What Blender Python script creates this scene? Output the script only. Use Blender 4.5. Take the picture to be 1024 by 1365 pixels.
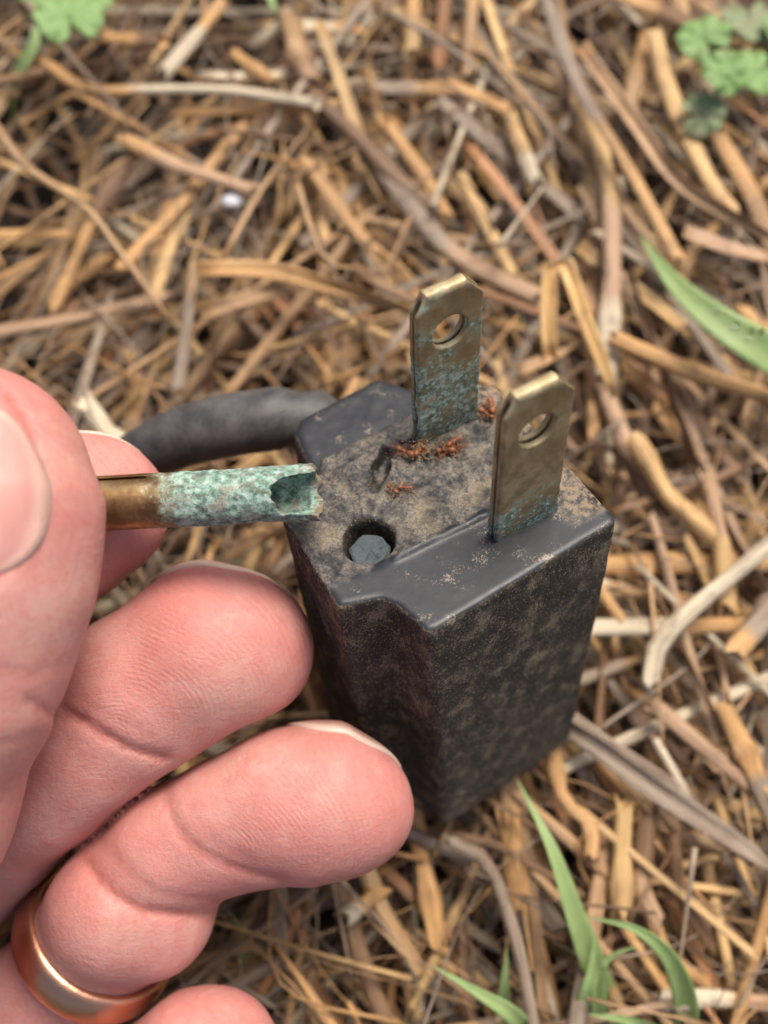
import bpy, math, random
import numpy as np
from mathutils import Matrix, Vector

# ------------------------------------------------------------------ clear
for o in list(bpy.data.objects):
    bpy.data.objects.remove(o)
scene = bpy.context.scene
COL = scene.collection
S = 0.001                      # all modelling below is in millimetres
rad = math.radians

# ------------------------------------------------------------------ camera
TILT = rad(16)                 # camera leans 16 degrees off straight down
CAM_H = 153.0                  # mm above the soil
F_PX, W_PX, H_PX = 1500.0, 1024.0, 1365.0
cam_d = bpy.data.cameras.new('camera')
cam = bpy.data.objects.new('camera', cam_d)
COL.objects.link(cam)
scene.camera = cam
CAM_LOC = Vector((0, -CAM_H * math.tan(TILT), CAM_H))
cam.location = CAM_LOC * S
cam.rotation_euler = (TILT, 0, 0)
cam_d.sensor_fit = 'VERTICAL'
cam_d.sensor_height = 24
cam_d.lens = 24 * F_PX / H_PX
cam_d.clip_start = 0.002
cam_d.clip_end = 50
cam_d.dof.use_dof = True
cam_d.dof.focus_distance = 0.0955
cam_d.dof.aperture_fstop = 12.5

# ------------------------------------------------------------------ light
SUN_EL, SUN_AZ = rad(60), rad(28)        # azimuth clockwise from +Y
w = bpy.data.worlds.new('World')
scene.world = w
w.use_nodes = True
nt = w.node_tree
sky = nt.nodes.new('ShaderNodeTexSky')
sky.sky_type = 'NISHITA'
sky.sun_disc = False
sky.sun_elevation = SUN_EL
sky.sun_rotation = SUN_AZ
sky.air_density = 1.0
sky.dust_density = 6.0
sky.ozone_density = 0.6
nt.links.new(sky.outputs[0], nt.nodes['Background'].inputs[0])
nt.nodes['Background'].inputs[1].default_value = 0.066
sun_d = bpy.data.lights.new('sun', 'SUN')
sun_d.energy = 1.5
sun_d.angle = rad(20)
sun_d.color = (1.0, 0.95, 0.87)
sun = bpy.data.objects.new('sun', sun_d)
COL.objects.link(sun)
sdir = Vector((math.sin(SUN_AZ) * math.cos(SUN_EL), math.cos(SUN_AZ) * math.cos(SUN_EL), math.sin(SUN_EL)))
sun.rotation_euler = sdir.to_track_quat('Z', 'Y').to_euler()
sun.location = sdir
scene.view_settings.view_transform = 'Standard'
scene.view_settings.look = 'None'
scene.view_settings.gamma = 1
scene.view_settings.exposure = 1.05
scene.render.engine = 'CYCLES'
scene.cycles.use_denoising = True
scene.cycles.max_bounces = 6
scene.cycles.diffuse_bounces = 2
scene.cycles.glossy_bounces = 3
scene.cycles.adaptive_threshold = 0.03
scene.cycles.use_light_tree = False
scene.cycles.caustics_reflective = False
scene.cycles.caustics_refractive = False

# ------------------------------------------------------------------ helpers
rng = random.Random(7)
ca, sa = math.cos(TILT), math.sin(TILT)


def c2w(P):
    """photo-camera millimetres (x right, y down, z forward) -> world mm"""
    P = np.asarray(P, float)
    x, y, z = P[..., 0], -P[..., 1], -P[..., 2]
    return np.stack([x + CAM_LOC.x, y * ca - z * sa + CAM_LOC.y, y * sa + z * ca + CAM_LOC.z], -1)


def pc(X, Y, d):
    """pixel of the 1024 x 1365 photo at depth d -> camera mm"""
    return np.array([(X - 512) / F_PX * d, (Y - 682.5) / F_PX * d, d])


def px(X, Y, z=0.0):
    """pixel -> world mm on the level z above the soil"""
    d = c2w(pc(X, Y, 1.0)) - np.array(CAM_LOC)
    s = (z - CAM_LOC.z) / d[2]
    return np.array(CAM_LOC) + s * d


def tag(o, label=None, cat=None, group=None, kind=None):
    if label: o['label'] = label
    if cat: o['category'] = cat
    if group: o['group'] = group
    if kind: o['kind'] = kind
    return o


def mesh_obj(name, V, Fc, mat, parent=None, smooth=True, matrix=None, uv=None, col=None, attrs=None):
    me = bpy.data.meshes.new(name)
    V = np.asarray(V, float) * S
    me.from_pydata(V.tolist(), [], Fc if isinstance(Fc, list) else Fc.tolist())
    if smooth:
        me.polygons.foreach_set('use_smooth', [True] * len(me.polygons))
    if uv is not None:
        l = me.uv_layers.new(name='UVMap')
        vi = np.zeros(len(me.loops), int)
        me.loops.foreach_get('vertex_index', vi)
        l.data.foreach_set('uv', np.asarray(uv, float)[vi].ravel())
    if col is not None:
        a = me.color_attributes.new('tint', 'FLOAT_COLOR', 'POINT')
        c4 = np.ones((len(V), 4)); c4[:, :3] = col
        a.data.foreach_set('color', c4.ravel())
    for k, v in (attrs or {}).items():
        a = me.attributes.new(k, 'FLOAT', 'POINT')
        a.data.foreach_set('value', np.asarray(v, float))
    me.materials.append(mat)
    me.update()
    o = bpy.data.objects.new(name, me)
    COL.objects.link(o)
    if parent: o.parent = parent
    if matrix is not None: o.matrix_world = matrix
    return o


def empty(name, matrix=None):
    o = bpy.data.objects.new(name, None)
    o.empty_display_size = 0.005
    COL.objects.link(o)
    if matrix is not None: o.matrix_world = matrix
    return o


def vnoise(P, scale, seed=0):
    """smooth value noise in -1..1 at points P (n,3)"""
    r = np.random.default_rng(seed)
    T = r.uniform(-1, 1, (32, 32, 32)).astype(np.float32)
    Q = P / scale
    I = np.floor(Q).astype(np.int64)
    f = (Q - I).astype(np.float32)
    f = f * f * (3 - 2 * f)
    I &= 31
    J = (I + 1) & 31
    a, b, c = I[..., 0], I[..., 1], I[..., 2]
    A, B, Cc = J[..., 0], J[..., 1], J[..., 2]
    fx, fy, fz = f[..., 0], f[..., 1], f[..., 2]
    x0 = T[a, b, c] * (1 - fx) + T[A, b, c] * fx
    x1 = T[a, B, c] * (1 - fx) + T[A, B, c] * fx
    x2 = T[a, b, Cc] * (1 - fx) + T[A, b, Cc] * fx
    x3 = T[a, B, Cc] * (1 - fx) + T[A, B, Cc] * fx
    y0 = x0 * (1 - fy) + x1 * fy
    y1 = x2 * (1 - fy) + x3 * fy
    return y0 * (1 - fz) + y1 * fz


def grid(lo, hi, h):
    ax = [np.arange(l, u + h, h, dtype=np.float32) for l, u in zip(lo, hi)]
    G = np.stack(np.meshgrid(*ax, indexing='ij'), -1)
    return G


def surfnets(Fv, lo, h):
    """naive surface nets: grid of signed distances -> verts, quads"""
    nx, ny, nz = Fv.shape
    neg = Fv < 0
    c = np.zeros((nx - 1, ny - 1, nz - 1), np.int8)
    for i in (0, 1):
        for j in (0, 1):
            for k in (0, 1):
                c += neg[i:nx - 1 + i, j:ny - 1 + j, k:nz - 1 + k]
    act = (c > 0) & (c < 8)
    idx = np.argwhere(act)
    vid = -np.ones(act.shape, np.int64)
    vid[act] = np.arange(len(idx))
    acc = np.zeros((len(idx), 3)); cnt = np.zeros(len(idx))
    corners = [(i, j, k) for i in (0, 1) for j in (0, 1) for k in (0, 1)]
    for a in corners:
        for axis in range(3):
            if a[axis]: continue
            b = list(a); b[axis] = 1
            fa = Fv[idx[:, 0] + a[0], idx[:, 1] + a[1], idx[:, 2] + a[2]]
            fb = Fv[idx[:, 0] + b[0], idx[:, 1] + b[1], idx[:, 2] + b[2]]
            m = (fa < 0) != (fb < 0)
            t = np.zeros(len(idx)); t[m] = fa[m] / (fa[m] - fb[m])
            p = np.tile(np.array(a, float), (len(idx), 1)); p[:, axis] += t
            acc[m] += p[m]; cnt[m] += 1
    V = (idx + acc / cnt[:, None]) * h + np.array(lo)
    quads = []
    for axis in range(3):
        o1, o2 = (axis + 1) % 3, (axis + 2) % 3
        sl0 = [slice(None)] * 3; sl1 = [slice(None)] * 3
        sl0[axis] = slice(0, -1); sl1[axis] = slice(1, None)
        a, b = neg[tuple(sl0)], neg[tuple(sl1)]
        E = np.argwhere(a != b)
        ok = (E[:, o1] > 0) & (E[:, o2] > 0) & (E[:, o1] < Fv.shape[o1] - 1) & (E[:, o2] < Fv.shape[o2] - 1)
        E = E[ok]
        inside = a[E[:, 0], E[:, 1], E[:, 2]]
        q = []
        for d1, d2 in ((-1, -1), (0, -1), (0, 0), (-1, 0)):
            cc = E.copy(); cc[:, o1] += d1; cc[:, o2] += d2
            q.append(vid[cc[:, 0], cc[:, 1], cc[:, 2]])
        q = np.stack(q, 1)
        q[~inside] = q[~inside][:, ::-1]
        quads.append(q)
    return V, np.concatenate(quads)


def smin(a, b, k):
    h = np.clip(0.5 + 0.5 * (b - a) / k, 0, 1)
    return b * (1 - h) + a * h - k * h * (1 - h)


def sstep(a, b, x):
    t = np.clip((x - a) / (b - a), 0, 1)
    return t * t * (3 - 2 * t)


def poly_sdf(P2, poly):
    poly = np.array(poly, np.float32)
    d = np.full(P2.shape[:-1], 1e9, np.float32)
    s = np.ones(P2.shape[:-1], np.float32)
    n = len(poly)
    for i in range(n):
        a, b = poly[i], poly[i - 1]
        e = b - a
        wv = P2 - a
        t = np.clip((wv @ e) / (e @ e), 0, 1)
        q = wv - t[..., None] * e
        d = np.minimum(d, (q ** 2).sum(-1))
        c1 = P2[..., 1] >= a[1]; c2 = P2[..., 1] < b[1]
        c3 = e[0] * wv[..., 1] > e[1] * wv[..., 0]
        flip = (c1 & c2 & c3) | (~c1 & ~c2 & ~c3)
        s[flip] *= -1
    return s * np.sqrt(d)


def extrude_sdf(d2, z, z0, z1, r):
    dz = np.abs(z - (z0 + z1) / 2) - (z1 - z0) / 2
    a = d2 + r; b = dz + r
    return np.minimum(np.maximum(a, b), 0) + np.sqrt(np.maximum(a, 0) ** 2 + np.maximum(b, 0) ** 2) - r


# ------------------------------------------------------------------ materials
class NB:
    """small node-building helper"""
    def __init__(self, name):
        self.m = bpy.data.materials.new(name)
        self.m.use_nodes = True
        self.t = self.m.node_tree
        self.n = self.t.nodes
        self.b = self.n['Principled BSDF']

    def new(self, typ, **kw):
        x = self.n.new('ShaderNode' + typ)
        for k, v in kw.items(): setattr(x, k, v)
        return x

    def set(self, sock, v):
        if isinstance(v, bpy.types.NodeSocket): self.t.links.new(v, sock)
        elif v is not None:
            if isinstance(v, (tuple, list)) and len(v) == 3 and sock.type == 'RGBA': v = (*v, 1)
            sock.default_value = v

    def math(self, op, a, b=None, c=None, clamp=False):
        x = self.new('Math', operation=op, use_clamp=clamp)
        self.set(x.inputs[0], a)
        if b is not None: self.set(x.inputs[1], b)
        if c is not None: self.set(x.inputs[2], c)
        return x.outputs[0]

    def mix(self, f, a, b, mode='MIX'):
        x = self.new('Mix', data_type='RGBA', blend_type=mode)
        self.set(x.inputs[0], f); self.set(x.inputs[6], a); self.set(x.inputs[7], b)
        return x.outputs[2]

    def coord(self, scale=(1000, 1000, 1000), kind='Object'):
        tc = self.new('TexCoord')
        mp = self.new('Mapping')
        self.t.links.new(tc.outputs[kind], mp.inputs[0])
        mp.inputs['Scale'].default_value = scale
        return mp.outputs[0]

    def noise(self, vec, scale, detail=4, rough=0.55, dist=0.0):
        x = self.new('TexNoise')
        self.set(x.inputs['Vector'], vec)
        x.inputs['Scale'].default_value = scale
        x.inputs['Detail'].default_value = detail
        x.inputs['Roughness'].default_value = rough
        x.inputs['Distortion'].default_value = dist
        return x.outputs[0]

    def voro(self, vec, scale, feature='F1'):
        x = self.new('TexVoronoi', feature=feature)
        self.set(x.inputs['Vector'], vec)
        x.inputs['Scale'].default_value = scale
        return x.outputs['Distance'], x.outputs['Color'] if feature == 'F1' else None

    def ramp(self, f, stops):
        x = self.new('ValToRGB')
        self.set(x.inputs[0], f)
        e = x.color_ramp.elements
        while len(e) < len(stops): e.new(0.5)
        for i, (p, c) in enumerate(stops):
            e[i].position = p
            e[i].color = (*c, 1) if isinstance(c, (tuple, list)) else (c, c, c, 1)
        return x.outputs[0]

    def step(self, x, a, b):
        n = self.new('MapRange', interpolation_type='SMOOTHSTEP')
        self.set(n.inputs[0], x); n.inputs[1].default_value = a; n.inputs[2].default_value = b
        return n.outputs[0]

    def sep(self, v):
        x = self.new('SeparateXYZ'); self.set(x.inputs[0], v); return x.outputs

    def bump(self, h, dist, strength=1.0, prev=None):
        x = self.new('Bump')
        self.set(x.inputs['Height'], h)
        x.inputs['Distance'].default_value = dist
        self.set(x.inputs['Strength'], strength)
        if prev is not None: self.set(x.inputs['Normal'], prev)
        return x.outputs[0]

    def attr(self, name, kind='Fac'):
        x = self.new('Attribute'); x.attribute_name = name
        return x.outputs[kind]

    def out(self, **kw):
        for k, v in kw.items():
            self.set(self.b.inputs[k.replace('_', ' ')], v)
        return self.m


def mat_skin():
    m = NB('skin')
    v = m.coord()
    big = m.noise(v, 0.16, 3)
    mid = m.noise(v, 0.55, 5, 0.65)
    fine = m.noise(v, 2.2, 4, 0.7)
    red, pale, fp, cre = m.attr('red'), m.attr('pale'), m.attr('ridge'), m.attr('crease')
    c = m.mix(m.step(big, 0.36, 0.66), (0.640, 0.285, 0.245), (0.690, 0.340, 0.292))
    c = m.mix(m.math('MULTIPLY', red, 0.85), c, (0.63, 0.205, 0.178))
    c = m.mix(m.math('MULTIPLY', pale, 0.6), c, (0.68, 0.45, 0.35))
    c = m.mix(m.math('MULTIPLY', m.step(mid, 0.45, 0.70), 0.45), c, (0.62, 0.215, 0.185))
    c = m.mix(m.math('MULTIPLY', m.step(mid, 0.47, 0.28), 0.38), c, (0.67, 0.41, 0.33))
    c = m.mix(m.math('MULTIPLY', m.step(fine, 0.52, 0.72), 0.18), c, (0.50, 0.18, 0.14))
    c = m.mix(m.math('MULTIPLY', cre, 0.65), c, (0.44, 0.125, 0.095))
    wob = m.noise(v, 0.9, 3)
    ph = m.math('MULTIPLY_ADD', wob, 6.0, m.math('MULTIPLY', fp, 6.2832 / 0.43))
    ridge = m.math('SINE', ph)
    gate = m.step(m.noise(v, 0.35, 2), 0.35, 0.70)
    rs = m.math('MULTIPLY', gate, m.attr('ridge_on'))
    b1 = m.bump(ridge, 0.00006, m.math('MULTIPLY', rs, 0.24))
    ed, _ = m.voro(m.coord((700, 1000, 1000)), 1.1, 'DISTANCE_TO_EDGE')
    b2 = m.bump(m.step(ed, 0.0, 0.09), 0.00005, 0.20, b1)
    b3 = m.bump(fine, 0.00018, 0.42, b2)
    b4 = m.bump(mid, 0.0004, 0.22, b3)
    c = m.mix(m.math('MULTIPLY', m.math('MULTIPLY', m.step(ridge, 0.2, -0.9), rs), 0.14), c, (0.46, 0.15, 0.12))
    return m.out(Base_Color=c, Roughness=m.math('MULTIPLY_ADD', fine, 0.25, 0.36), Normal=b4,
                 Subsurface_Weight=0.45, Subsurface_Radius=(1.0, 0.32, 0.18), Subsurface_Scale=0.0010,
                 Specular_IOR_Level=0.38)


def mat_nail():
    m = NB('fingernail')
    v = m.coord()
    e = m.attr('free_edge')
    n = m.noise(v, 1.2, 3)
    c = m.mix(e, m.mix(n, (0.62, 0.285, 0.24), (0.67, 0.335, 0.285)), (0.70, 0.53, 0.42))
    st = m.noise(m.coord((3500, 300, 3500)), 1, 2)
    return m.out(Base_Color=c, Roughness=0.42, Subsurface_Weight=0.2, Subsurface_Radius=(1, .5, .4), Subsurface_Scale=0.0006,
                 Normal=m.bump(st, 0.00005, 0.4), Coat_Weight=0.15)


def mat_rubber():
    """black moulded plug: bluish-black plastic, dust, dried mud and grit"""
    m = NB('plug_rubber')
    v = m.coord()
    x, y, z = m.sep(v)
    nz = m.new('NewGeometry').outputs['Normal']
    vt = m.new('VectorTransform', vector_type='NORMAL', convert_from='WORLD', convert_to='OBJECT')
    m.t.links.new(nz, vt.inputs[0])
    up = m.step(m.sep(vt.outputs[0])[2], 0.55, 0.85)
    n_a = m.noise(v, 0.33, 5, 0.6)
    n_b = m.noise(v, 1.5, 6, 0.7)
    n_c = m.noise(v, 4.2, 4, 0.75)
    # dirty part of the face: between the ridge (y ~ -3.5) and the far edge
    dy = m.math('MULTIPLY_ADD', n_a, 3.0, m.math('ADD', y, -1.5))
    field = m.math('MULTIPLY', m.step(dy, -3.9, -3.0), m.step(m.math('MULTIPLY_ADD', n_a, 4.5, y), 12.8, 10.2))
    cren = m.math('MULTIPLY', m.step(x, 14.5, 17.0), m.step(y, -9.5, -8.0))
    field = m.math('MAXIMUM', field, cren)
    crust = m.math('MULTIPLY', field, m.step(m.math('MULTIPLY_ADD', n_b, 0.35, m.math('MULTIPLY', n_a, 0.85)), 0.42, 0.74))
    specks = m.step(m.math('MULTIPLY_ADD', n_c, 0.5, m.math('MULTIPLY', n_a, 0.62)), 0.625, 0.70)
    clean = m.mix(n_b, (0.012, 0.0135, 0.018), (0.020, 0.022, 0.028))
    grey = m.mix(m.step(m.math('MULTIPLY_ADD', n_c, 0.6, m.math('MULTIPLY', n_b, 0.4)), 0.34, 0.70), (0.065, 0.060, 0.055), (0.46, 0.40, 0.32))
    grey = m.mix(m.math('MULTIPLY', m.step(m.noise(v, 0.27, 3), 0.5, 0.66), 0.7), grey, m.mix(n_c, (0.16, 0.125, 0.08), (0.52, 0.42, 0.27)))
    clean = m.mix(m.math('MULTIPLY', m.step(m.noise(v, 0.55, 5, 0.7), 0.42, 0.8), 0.5), clean, (0.055, 0.053, 0.052))
    face = m.mix(m.math('MULTIPLY', crust, 0.9), clean, grey)
    face = m.mix(m.math('MULTIPLY', cren, m.step(n_b, 0.42, 0.6)), face, (0.36, 0.26, 0.17))
    face = m.mix(m.math('MULTIPLY', specks, 0.8), face, (0.34, 0.27, 0.19))
    # side walls: matt brown-black with tan grit
    vs = m.coord((1000, 1000, 720))
    w_a = m.noise(vs, 0.5, 6, 0.65)
    w_b = m.noise(vs, 5.5, 4, 0.8)
    wall = m.mix(w_a, (0.020, 0.017, 0.015), (0.085, 0.070, 0.052))
    grit = m.step(m.math('MULTIPLY_ADD', w_b, 0.55, m.math('MULTIPLY', w_a, 0.55)), 0.55, 0.67)
    wall = m.mix(m.math('MULTIPLY', grit, 0.8), wall, (0.50, 0.39, 0.26))
    mud = m.math('MULTIPLY', m.step(m.noise(v, 0.13, 4, 0.6), 0.52, 0.66), 0.32)
    wall = m.mix(mud, wall, (0.15, 0.118, 0.084))
    sp = m.step(m.noise(v, 4.5, 2, 0.5), 0.60, 0.68)
    wall = m.mix(m.math('MULTIPLY', sp, 0.75), wall, (0.55, 0.45, 0.31))
    c = m.mix(up, wall, face)
    r_up = m.math('MULTIPLY_ADD', crust, 0.35, m.math('MULTIPLY_ADD', n_b, 0.16, 0.36))
    rough = m.new('Mix', data_type='FLOAT')
    m.set(rough.inputs[0], up); rough.inputs[2].default_value = 0.78; m.set(rough.inputs[3], r_up)
    b1 = m.bump(n_c, 0.00012, m.math('MULTIPLY_ADD', field, 0.9, 0.10))
    b2 = m.bump(n_b, 0.00045, m.math('MULTIPLY_ADD', field, 0.75, 0.05), b1)
    wb = m.bump(w_b, 0.0005, m.math('SUBTRACT', 1.0, up), b2)
    return m.out(Base_Color=c, Roughness=rough.outputs[0], Normal=wb, Specular_IOR_Level=0.55)


def mat_plain_rubber(name, dust=0.3):
    m = NB(name)
    v = m.coord()
    n = m.noise(v, 0.35, 5, 0.65); n2 = m.noise(v, 2.5, 5, 0.7)
    c = m.mix(n2, (0.013, 0.0145, 0.018), (0.028, 0.030, 0.035))
    c = m.mix(m.math('MULTIPLY', m.step(m.math('MULTIPLY_ADD', n2, 0.4, n), 0.35, 1.0), dust), c, (0.21, 0.195, 0.18))
    return m.out(Base_Color=c, Roughness=m.math('MULTIPLY_ADD', n, 0.25, 0.36), Normal=m.bump(n2, 0.0002, 0.35))


def mat_brass(name, top, axis=2, lo=0.0, amt=1.0):
    """aged brass; corrosion grows from lo towards top (mm along an axis)"""
    m = NB(name)
    v = m.coord()
    s = m.sep(v)[axis]
    n = m.noise(v, 0.45, 6, 0.65); n2 = m.noise(v, 1.7, 6, 0.7); n3 = m.noise(v, 6, 4, 0.7)
    sm = m.noise(m.coord((700, 700, 420)), 0.8, 5, 0.65, 0.6)
    brass = m.mix(m.step(n, 0.3, 0.7), (0.36, 0.26, 0.125), (0.58, 0.48, 0.30))
    brass = m.mix(m.math('MULTIPLY', m.step(sm, 0.48, 0.68), 0.75), brass, (0.27, 0.225, 0.13))
    brass = m.mix(m.math('MULTIPLY', m.step(n2, 0.58, 0.70), 0.55), brass, (0.13, 0.10, 0.06))
    brass = m.mix(m.math('MULTIPLY', m.step(n3, 0.62, 0.72), 0.35), brass, (0.62, 0.55, 0.42))
    h = m.math('DIVIDE', m.math('SUBTRACT', s, lo), top - lo)          # 0 at base .. 1 at the limit
    k = m.math('MULTIPLY_ADD', n, 3.6, m.math('MULTIPLY_ADD', n2, 1.2, m.math('MULTIPLY_ADD', h, -1.0, -1.42)))
    cor = m.math('MULTIPLY', m.step(k, 0.05, 0.80), amt)
    verd = m.ramp(n2, [(0.32, (0.090, 0.092, 0.060)), (0.43, (0.18, 0.20, 0.125)), (0.51, (0.27, 0.35, 0.235)),
                       (0.57, (0.44, 0.58, 0.47)), (0.65, (0.66, 0.75, 0.69))])
    verd = m.mix(m.math('MULTIPLY', m.step(n3, 0.46, 0.66), 0.6), verd, (0.11, 0.10, 0.06))
    pal = m.noise(m.coord((640, 1000, 800)), 0.9, 5, 0.7, 0.5)
    verd = m.mix(m.math('MULTIPLY', m.step(pal, 0.49, 0.66), 0.9), verd, (0.56, 0.68, 0.58))
    verd = m.mix(m.math('MULTIPLY', m.step(pal, 0.44, 0.30), 0.75), verd, (0.17, 0.135, 0.07))
    grime = m.math('MULTIPLY', m.step(m.math('MULTIPLY_ADD', n, 5.0, s), 6.4, 3.2), m.step(n3, 0.36, 0.56))
    verd = m.mix(m.math('MULTIPLY', grime, 0.75), verd, (0.060, 0.058, 0.045))
    c = m.mix(cor, brass, verd)
    met = m.math('MULTIPLY', m.math('SUBTRACT', 1.0, cor), 0.62)
    b1 = m.bump(n2, 0.00018, m.math('MULTIPLY_ADD', cor, 0.7, 0.08))
    b2 = m.bump(n3, 0.0001, m.math('MULTIPLY_ADD', cor, 0.8, 0.12), b1)
    return m.out(Base_Color=c, Metallic=met, Roughness=m.math('MULTIPLY_ADD', cor, 0.45, m.math('MULTIPLY_ADD', n2, 0.22, 0.47)), Normal=b2)


def mat_straw():
    m = NB('straw')
    tint = m.attr('tint', 'Color')
    v = m.coord((1, 1, 1), 'UV')
    fib = m.noise(m.coord((0.06, 2.2, 1), 'UV'), 1.6, 4, 0.6)
    wide = m.noise(m.coord((0.05, 0.8, 1), 'UV'), 1.3, 3, 0.6)
    blot = m.noise(m.coord((1, 1.2, 1), 'UV'), 0.28, 4, 0.6)
    c = m.mix(m.step(fib, 0.28, 0.58), m.mix(0.62, tint, (0.10, 0.055, 0.030)), tint)
    c = m.mix(m.step(wide, 0.52, 0.30), c, m.mix(0.55, c, (0.16, 0.085, 0.045)))
    c = m.mix(m.math('MULTIPLY', m.step(wide, 0.5, 0.72), 0.5), c, m.mix(0.4, c, (0.80, 0.60, 0.34)))
    c = m.mix(m.math('MULTIPLY', m.step(blot, 0.52, 0.70), 0.7), c, m.mix(0.65, c, (0.11, 0.060, 0.035)))
    c = m.mix(m.math('MULTIPLY', m.step(blot, 0.42, 0.25), 0.35), c, m.mix(0.4, c, (0.62, 0.48, 0.32)))
    return m.out(Base_Color=c, Roughness=0.42, Specular_IOR_Level=0.5, Normal=m.bump(fib, 0.0004, 0.8))


def mat_leaf(name, c0, c1, vein=(0.25, 0.40, 0.16), dusty=0.0):
    m = NB(name)
    v = m.coord()
    u = m.coord((1, 1, 1), 'UV')
    n = m.noise(v, 0.5, 4)
    fib = m.noise(m.coord((0.05, 8.0, 1), 'UV'), 2.0, 3)
    c = m.mix(n, c0, c1)
    c = m.mix(m.math('MULTIPLY', m.step(fib, 0.45, 0.7), 0.35), c, vein)
    if dusty:
        c = m.mix(m.math('MULTIPLY', m.step(m.noise(v, 0.9, 5), 0.5, 0.65), dusty), c, (0.30, 0.25, 0.18))
    return m.out(Base_Color=c, Roughness=0.5, Normal=m.bump(fib, 0.0001, 0.5), Subsurface_Weight=0.15,
                 Subsurface_Radius=(0.3, 1, 0.2), Subsurface_Scale=0.0008)


def mat_simple(name, c0, c1, rough=0.6, scale=1.5, bump=0.0002, **kw):
    m = NB(name)
    v = m.coord()
    n = m.noise(v, scale, 5, 0.65)
    return m.out(Base_Color=m.mix(n, c0, c1), Roughness=rough, Normal=m.bump(n, bump, 0.7), **kw)


M_SKIN, M_NAIL, M_RUB = mat_skin(), mat_nail(), mat_rubber()
M_CABLE = mat_plain_rubber('cable_rubber', 0.55)
M_BLADE_A = mat_brass('brass_heavily_corroded', 14.5)
M_BLADE_B = mat_brass('brass_lightly_corroded', 5.0)
M_STRAW = mat_straw()
M_SOIL = mat_simple('soil', (0.012, 0.008, 0.006), (0.048, 0.032, 0.021), 0.9, 0.25, 0.002)
M_GRASS = mat_leaf('grass_leaf', (0.20, 0.31, 0.095), (0.34, 0.45, 0.175), (0.43, 0.52, 0.26))
M_IVY = mat_leaf('weed_leaf', (0.13, 0.25, 0.065), (0.27, 0.41, 0.135), (0.34, 0.47, 0.20))
M_IVY_DUSTY = mat_leaf('weed_leaf_withering', (0.15, 0.22, 0.09), (0.30, 0.30, 0.17), dusty=0.8)
M_GOLD = mat_simple('rose_gold', (0.72, 0.36, 0.22), (0.80, 0.43, 0.27), 0.34, 0.9, 0.00008, Metallic=1.0)
M_ANT = mat_simple('ant_shell', (0.16, 0.048, 0.018), (0.36, 0.125, 0.042), 0.38, 2.0, 0.00005, Subsurface_Weight=0.1)
M_ANT_DARK = mat_simple('ant_dark_shell', (0.02, 0.009, 0.006), (0.06, 0.02, 0.012), 0.2, 2.0, 0.00005)
M_FLUFF = mat_simple('debris', (0.20, 0.11, 0.05), (0.42, 0.28, 0.16), 0.8, 2.0)
M_PEBBLE = mat_simple('pale_stone', (0.55, 0.52, 0.56), (0.80, 0.77, 0.80), 0.5, 0.6)
M_STUB = mat_simple('broken_stub', (0.035, 0.048, 0.055), (0.15, 0.18, 0.19), 0.55, 3.0, 0.0004, Metallic=0.2)

# ------------------------------------------------------------------ ground
gs = 3000.0
gv, gf = [], []
N = 60
ga = np.concatenate([[-gs, -800, -300], np.linspace(-120, 120, N), [300, 800, gs]])
GX, GY = np.meshgrid(ga, ga, indexing='ij')
GP = np.stack([GX, GY, GX * 0], -1).reshape(-1, 3)
GP[:, 2] = -1.5 + vnoise(GP, 17.0, 3) * 2.0 + vnoise(GP, 5.0, 4) * 0.8
n = len(ga)
gf = [[i * n + j, (i + 1) * n + j, (i + 1) * n + j + 1, i * n + j + 1] for i in range(n - 1) for j in range(n - 1)]
tag(mesh_obj('ground', GP, gf, M_SOIL), kind='structure', label='dark brown soil under the straw')

# pose of the plug (its face is the plane w = 0, prongs along +w)
RP = np.array([[0.8637085819626222, -0.502671874633974, -0.03644820840434443],
               [-0.42543041458948694, -0.6883925152834576, -0.5874731544858047],
               [0.2702155580016396, 0.5229117816145008, -0.8084224272371523]])
TP = np.array([-1.4774742767465736, 1.499144003852984, 97.17375201319858])
o_w = c2w(TP)
ax = [c2w(TP + RP[:, i]) - o_w for i in range(3)]
M_PLUG = Matrix(((*[a[0] for a in ax], o_w[0] * S), (*[a[1] for a in ax], o_w[1] * S), (*[a[2] for a in ax], o_w[2] * S), (0, 0, 0, 1)))
PLUG_INV = np.array(M_PLUG.inverted())


def to_plug(p): return (PLUG_INV[:3, :3] @ (np.asarray(p) * S) + PLUG_INV[:3, 3]) / S


# ------------------------------------------------------------------ straw
COLS = {
    'g': (0.71, 0.395, 0.150),   # golden
    'b': (0.83, 0.525, 0.220),   # bright golden
    't': (0.56, 0.335, 0.160),   # tan
    'n': (0.24, 0.130, 0.065),   # brown
    'r': (0.46, 0.210, 0.085),   # rusty
    'y': (0.36, 0.275, 0.200),   # grey
    'p': (0.60, 0.380, 0.225),   # pinkish
    'w': (0.84, 0.710, 0.500),   # pale
}
CNAME = {'g': 'golden', 'b': 'bright golden', 't': 'tan', 'n': 'brown', 'r': 'rusty brown', 'y': 'grey weathered',
         'p': 'pinkish brown', 'w': 'pale cream'}


def frames(P):
    T = np.gradient(P, axis=0)
    T /= np.linalg.norm(T, axis=1)[:, None] + 1e-9
    U = np.array([0, 0, 1.0])
    out = []
    for t in T:
        a = np.cross(U, t)
        if np.linalg.norm(a) < 1e-3: a = np.array([1.0, 0, 0])
        a /= np.linalg.norm(a)
        out.append((a, np.cross(t, a)))
    return T, np.array([o[0] for o in out]), np.array([o[1] for o in out])


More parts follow.
